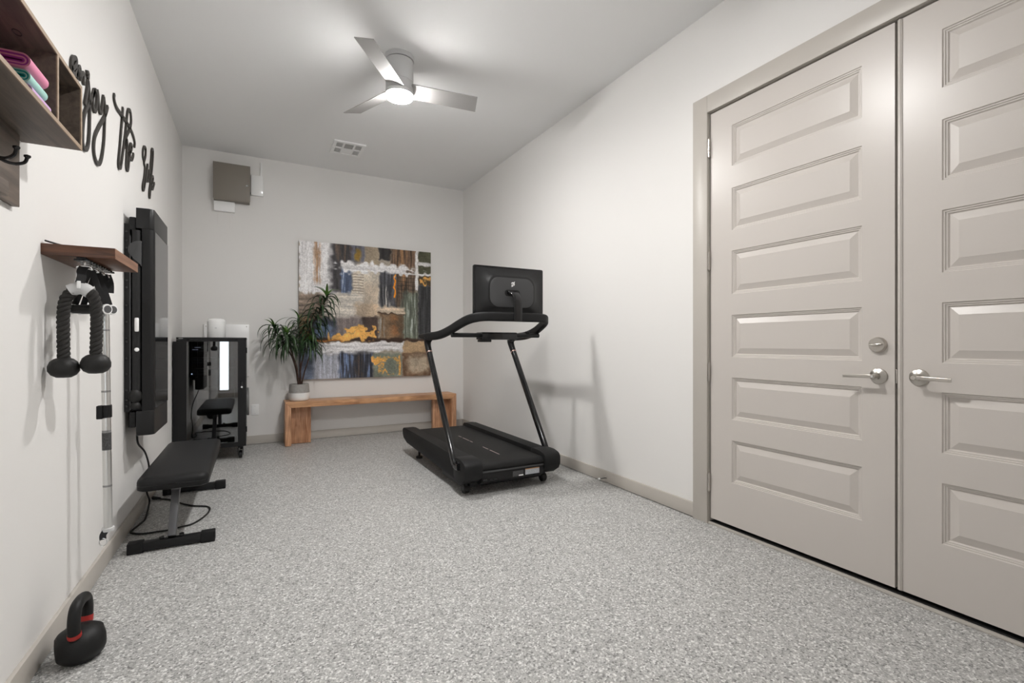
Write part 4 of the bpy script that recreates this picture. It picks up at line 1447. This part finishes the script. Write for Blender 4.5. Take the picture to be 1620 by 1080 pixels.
bar = thing('long_bar', 'long silver straight bar hanging upright below the walnut shelf', 'bar', (-0.52, 2.47, 0.28))
p0, p1 = on_x(171.0, 838, -0.527), on_x(165.5, 474, -0.536)
def lerp(t):
    return p0.lerp(p1, t)
obj('tube', B().cyl(p0, p1, 0.0148, 24, bev=0.001), M['alu'], bar)
obj('end_disc', B().cyl(lerp(-0.003), lerp(0.012), 0.0215, 24, bev=0.001), M['silverplastic'], bar)
for t0, t1 in ((0.190, 0.198), (0.425, 0.436), (0.60, 0.608), (0.865, 0.872)):
    obj('joint_ring', B().cyl(lerp(t0), lerp(t1), 0.0151, 24), M['grayline'], bar)
obj('warning_label', B().cyl(lerp(0.350), lerp(0.425), 0.0154, 24), M['labeldark'], bar)
lb = B()
cpt = lerp(0.515)
lb.cyl(lerp(0.490), lerp(0.545), 0.0185, 20, bev=0.002)
lb.box(cpt.x - 0.028, cpt.x - 0.008, cpt.y - 0.022, cpt.y + 0.006, cpt.z - 0.027, cpt.z + 0.027, 0.003)
obj('clamp', lb, M['blackmatte'], bar)
rings_ = spline([lerp(0) + Vector((-0.004, -0.012, 0.004)), lerp(0) + Vector((-0.012, -0.020, -0.012)), lerp(0) + Vector((-0.012, -0.020, -0.030))], 4)
obj('web_strap', strap(rings_, 0.022), M['web'], bar)
rc = lerp(0) + Vector((-0.012, -0.020, -0.040))
obj('clip_ring', B().tube([rc + Vector((0.012 * math.cos(a), 0, 0.015 * math.sin(a))) for a in [i * math.pi / 8 for i in range(16)]], 0.0022, 8, closed=True), M['chrome'], bar)
obj('web_strap', strap(spline([(RXC + 0.002, HK[3] + 0.004, WSZ0 - 0.028), p1 + Vector((0, 0, 0.05)), p1 + Vector((0, 0, -0.01))], 4), 0.020), M['web'], bar)

# ================================================================== TREADMILL
TC = 1.655
tm = thing('treadmill', 'black home treadmill with screen facing the back wall', 'treadmill', (TC, 3.9, 0))
FY = 3.02          # front of the covers
RYE = 4.64         # rear end
# frame chassis under the deck
obj('under_frame', B().box(TC - 0.31, TC + 0.31, 3.16, 4.50, 0.085, 0.150, 0.01), M['black'], tm)
# belt + deck
bl = B()
prf = []
for i in range(9):
    a = math.radians(90 + 180 * i / 8)
    prf.append((3.075 + 0.032 * math.cos(a), 0.188 + 0.032 * math.sin(a)))
prf += [(4.60, 0.156), (4.615, 0.170), (4.615, 0.206), (4.60, 0.220)]
bl.prism(prf, 'x', TC - 0.262, TC + 0.262)
belt = obj('running_belt', bl, M['belt'], tm)
for yy0, yy1 in ((3.27, 3.44), (3.47, 3.57), (3.78, 3.84), (3.86, 4.00), (4.03, 4.10)):
    obj('belt_dash', B().box(TC - 0.004, TC + 0.004, yy0, yy1, 0.2195, 0.2206), M['pink_line'], belt)
# side rails
for s in (-1, 1):
    r_ = B()
    xo, xi = TC + s * 0.372, TC + s * 0.266
    side = [(3.10, 0.243), (3.16, 0.252), (4.55, 0.252), (4.62, 0.246), (4.645, 0.225), (4.640, 0.185), (4.61, 0.150), (4.50, 0.120), (3.22, 0.085), (3.10, 0.10)]
    r_.prism(side, 'x', min(xo, xi), max(xo, xi), 0.006)
    obj('side_rail', r_, M['blackmatte'], tm)
    # front motor-cover cheeks
    c_ = B()
    xo, xi = TC + s * 0.392, TC + s * 0.255
    ck = [(3.045, 0.246), (3.10, 0.258), (3.20, 0.258), (3.235, 0.245), (3.235, 0.12), (3.20, 0.085), (3.10, 0.085), (3.035, 0.125), (3.015, 0.165), (3.015, 0.215), (3.027, 0.235)]
    c_.prism(ck, 'x', min(xo, xi), max(xo, xi), 0.008)
    obj('front_cover', c_, M['blackmatte'], tm)
    if s < 0:
        obj('post_recess', B().box(TC + s * 0.394 - 0.001, TC + s * 0.394 + 0.001, 3.10, 3.22, 0.175, 0.235), M['blackgloss'], tm)
# front panel
fp = B()
fp.prism([(3.040, 0.172), (3.062, 0.178), (3.12, 0.178), (3.12, 0.070), (3.085, 0.070), (3.038, 0.098)], 'x', TC - 0.254, TC + 0.254)
fpo = obj('front_panel', fp, M['black'], tm)
obj('panel_lip', B().box(TC - 0.254, TC + 0.254, 3.034, 3.050, 0.160, 0.171, 0.003), M['greypanel'], fpo)
yl = 3.0375
obj('warning_label', B().box(TC + 0.095, TC + 0.215, yl - 0.001, yl + 0.001, 0.108, 0.150), M['label'], fpo)
obj('label_header', B().box(TC + 0.095, TC + 0.215, yl - 0.0015, yl + 0.001, 0.145, 0.151), M['labelo'], fpo)
obj('spec_label', B().box(TC - 0.010, TC + 0.080, yl - 0.001, yl + 0.001, 0.106, 0.145), M['labeldark'], fpo)
obj('barcode', B().box(TC + 0.040, TC + 0.078, yl - 0.0015, yl + 0.001, 0.106, 0.115), M['white'], fpo)
for x0, x1 in ((-0.245, -0.212), (-0.195, -0.170), (-0.160, -0.135)):
    obj('socket', B().box(TC + x0, TC + x1, yl - 0.002, yl + 0.002, 0.103, 0.120, 0.003), M['blackgloss'], fpo)
# lower base + wheels + rear feet
lb_ = B()
lb_.box(TC - 0.325, TC + 0.325, 3.14, 3.40, 0.045, 0.086, 0.006)
for s in (-1, 1):
    lb_.box(TC + s * 0.315 - 0.02, TC + s * 0.315 + 0.02, 3.14, 3.62, 0.030, 0.090, 0.006)
obj('lower_base', lb_, M['black'], tm)
for s in (-1, 1):
    wh = obj('front_wheel', B().cyl((TC + s * 0.345, 3.165, 0.034), (TC + s * 0.305, 3.165, 0.034), 0.034, 24, bev=0.004), M['blackrub'], tm)
    obj('hub_cap', B().cyl((TC + s * 0.347, 3.165, 0.034), (TC + s * 0.343, 3.165, 0.034), 0.016, 14), M['greypanel'], wh)
    rf = B()
    rf.cyl((TC + s * 0.30, 4.33, 0.0), (TC + s * 0.30, 4.33, 0.022), 0.030, 18, bev=0.004)
    rf.cyl((TC + s * 0.30, 4.33, 0.02), (TC + s * 0.30, 4.33, 0.12), 0.010, 12)
    obj('rear_foot', rf, M['blackrub'], tm)
# uprights
PROF = rrect(0.050, 0.040, 0.015, 4)
for s in (-1, 1):
    px_ = TC + s * 0.392
    pth = spline([(px_, 3.115, 0.205), (px_, 3.165, 0.200), (px_, 3.215, 0.222), (px_, 3.27, 0.30), (px_, 3.54, 0.68), (px_, 3.765, 0.995)], 8)
    obj('upright', B().tube(pth, 1, prof=PROF, up=(0, 1, 0.4)), M['blackgloss'], tm)
    obj('copper_ring', B().tube([(px_, 3.762, 0.991), (px_, 3.767, 0.998)], 1, prof=rrect(0.0535, 0.0435, 0.016, 4), up=(0, 1, 0.4)), M['rosegold'], tm)
    ub = spline([(px_, 3.767, 0.998), (px_, 3.80, 1.045), (px_ - s * 0.002, 3.815, 1.085), (px_ - s * 0.004, 3.80, 1.115)], 5)
    nb = len(ub)
    obj('bracket', B().tube(ub, 1, prof=rrect(0.051, 0.041, 0.015, 4), up=(0, 1, 0.4), radii=[1 + 0.55 * (i / (nb - 1)) ** 2 for i in range(nb)]), M['blackmatte'], tm)
# handlebar loop (mirror-symmetric)
half = [(-0.398, 4.02, 1.135), (-0.397, 3.88, 1.128), (-0.393, 3.70, 1.128), (-0.385, 3.52, 1.138), (-0.370, 3.36, 1.168), (-0.350, 3.23, 1.206),
        (-0.325, 3.13, 1.236), (-0.285, 3.065, 1.252), (-0.22, 3.035, 1.259), (-0.10, 3.02, 1.259)]
loop = [(TC + x, y, z) for x, y, z in half] + [(TC - x, y, z) for x, y, z in half[::-1]]
hp_ = spline(loop, 6)
nh = len(hp_)
rad = [min(1.0, 0.35 + 0.65 * min(i, nh - 1 - i) / 9.0) for i in range(nh)]
hb_o = obj('handlebar', B().tube(hp_, 1, prof=rrect(0.066, 0.040, 0.016, 4), up=(0, 0, 1), radii=rad), M['blackmatte'], tm)
# lower cross bar and control box
obj('cross_bar', B().cyl((TC - 0.375, 3.31, 1.132), (TC + 0.375, 3.31, 1.132), 0.017, 20), M['blacksatin'], tm)
cbx = obj('control_box', B().box(TC - 0.150, TC + 0.150, 3.255, 3.375, 1.098, 1.155, 0.008), M['blackgloss'], tm)
obj('cup_tray', B().box(TC - 0.145, TC - 0.070, 3.262, 3.36, 1.080, 1.098, 0.004), M['black'], cbx)
obj('safety_key', B().cyl((TC + 0.105, 3.27, 1.098), (TC + 0.105, 3.27, 1.082), 0.012, 14), M['blacksatin'], cbx)
obj('speed_knob', B().cyl((TC + 0.27, 3.31, 1.147), (TC + 0.27, 3.31, 1.166), 0.018, 18, bev=0.003), M['blacksatin'], tm)
# screen
SYC = 3.115
sx0, sx1, sz0, sz1 = TC - 0.284, TC + 0.296, 1.262, 1.632
sc_ = B()
sc_.prism([(TC + 0.006 + x, (sz0 + sz1) / 2 + z) for x, z in rrect(0.580, 0.370, 0.012, 3)], 'y', SYC, SYC + 0.022, 0.003)
scr = obj('screen_shell', sc_, M['blackgloss'], tm)
obj('display', B().box(sx0 + 0.012, sx1 - 0.012, SYC + 0.0215, SYC + 0.0225, sz0 + 0.012, sz1 - 0.012), M['screen'], scr)
# bulged rear shell
bu = B()
cxs, czs = TC + 0.008, 1.445
rg = []
for ww, hh, rr, dy in ((0.560, 0.350, 0.02, 0.0), (0.50, 0.310, 0.06, -0.008), (0.43, 0.265, 0.075, -0.022), (0.392, 0.238, 0.075, -0.032), (0.378, 0.228, 0.075, -0.036)):
    rg.append([bu.bm.verts.new((cxs + x, SYC + dy, czs + z)) for x, z in rrect(ww, hh, rr, 6)])
for r0, r1 in zip(rg, rg[1:]):
    k_ = len(r0)
    for i in range(k_):
        bu.bm.faces.new((r0[i], r0[(i + 1) % k_], r1[(i + 1) % k_], r1[i]))
bu.bm.faces.new(rg[-1])
obj('rear_bulge', bu, M['blacksatin'], scr, sharp=50)
pz_ = czs - 0.004
obj('grey_back_plate', B().prism([(cxs + x, pz_ + z) for x, z in rrect(0.362, 0.214, 0.07, 6)], 'y', SYC - 0.039, SYC - 0.0355, 0.001), M['greypanel'], scr)
# emblem on the back plate
ye = SYC - 0.0398
em = B()
ecx, ecz = cxs + 0.004, pz_ + 0.062
def ering(r0, r1, a0, a1, sx=1.0):
    n_ = 14
    P0, P1 = [], []
    for i in range(n_ + 1):
        a = math.radians(a0 + (a1 - a0) * i / n_)
        P0.append((ecx + r0 * math.cos(a) * sx, ecz + r0 * math.sin(a)))
        P1.append((ecx + r1 * math.cos(a) * sx, ecz + r1 * math.sin(a)))
    em.prism(P1 + P0[::-1], 'y', ye - 0.0008, ye + 0.0008)
ering(0.0075, 0.0145, -60, 165)
ering(0.0075, 0.0145, 205, 270)
ering(0.0, 0.0042, 0, 359)
em.prism([(ecx + 0.006, ecz + 0.012), (ecx + 0.016, ecz + 0.021), (ecx + 0.013, ecz + 0.008)], 'y', ye - 0.0008, ye + 0.0008)
em.prism([(ecx - 0.006, ecz - 0.010), (ecx - 0.014, ecz - 0.021), (ecx - 0.002, ecz - 0.018), (ecx + 0.004, ecz - 0.012)], 'y', ye - 0.0008, ye + 0.0008)
obj('emblem', em, M['white'], scr)
# hinge slot and mount arm
obj('hinge_slot', B().prism([(cxs + x, pz_ - 0.004 + z) for x, z in rrect(0.125, 0.046, 0.021, 5)], 'y', SYC - 0.0405, SYC - 0.0385), M['darkgap'], scr)
ar = B()
ar.cyl((cxs - 0.045, SYC - 0.048, pz_ - 0.002), (cxs + 0.045, SYC - 0.048, pz_ - 0.002), 0.013, 16)
ap = spline([(cxs, SYC - 0.052, pz_ + 0.004), (cxs, SYC - 0.078, pz_ - 0.006), (cxs, 2.995, pz_ - 0.06), (cxs, 2.990, 1.300), (cxs, 2.993, 1.232)], 6)
ar.tube(ap, 1, prof=rrect(0.010, 0.068, 0.004, 3), up=(0, 1, 0.3))
obj('screen_arm', ar, M['blackgloss'], tm)
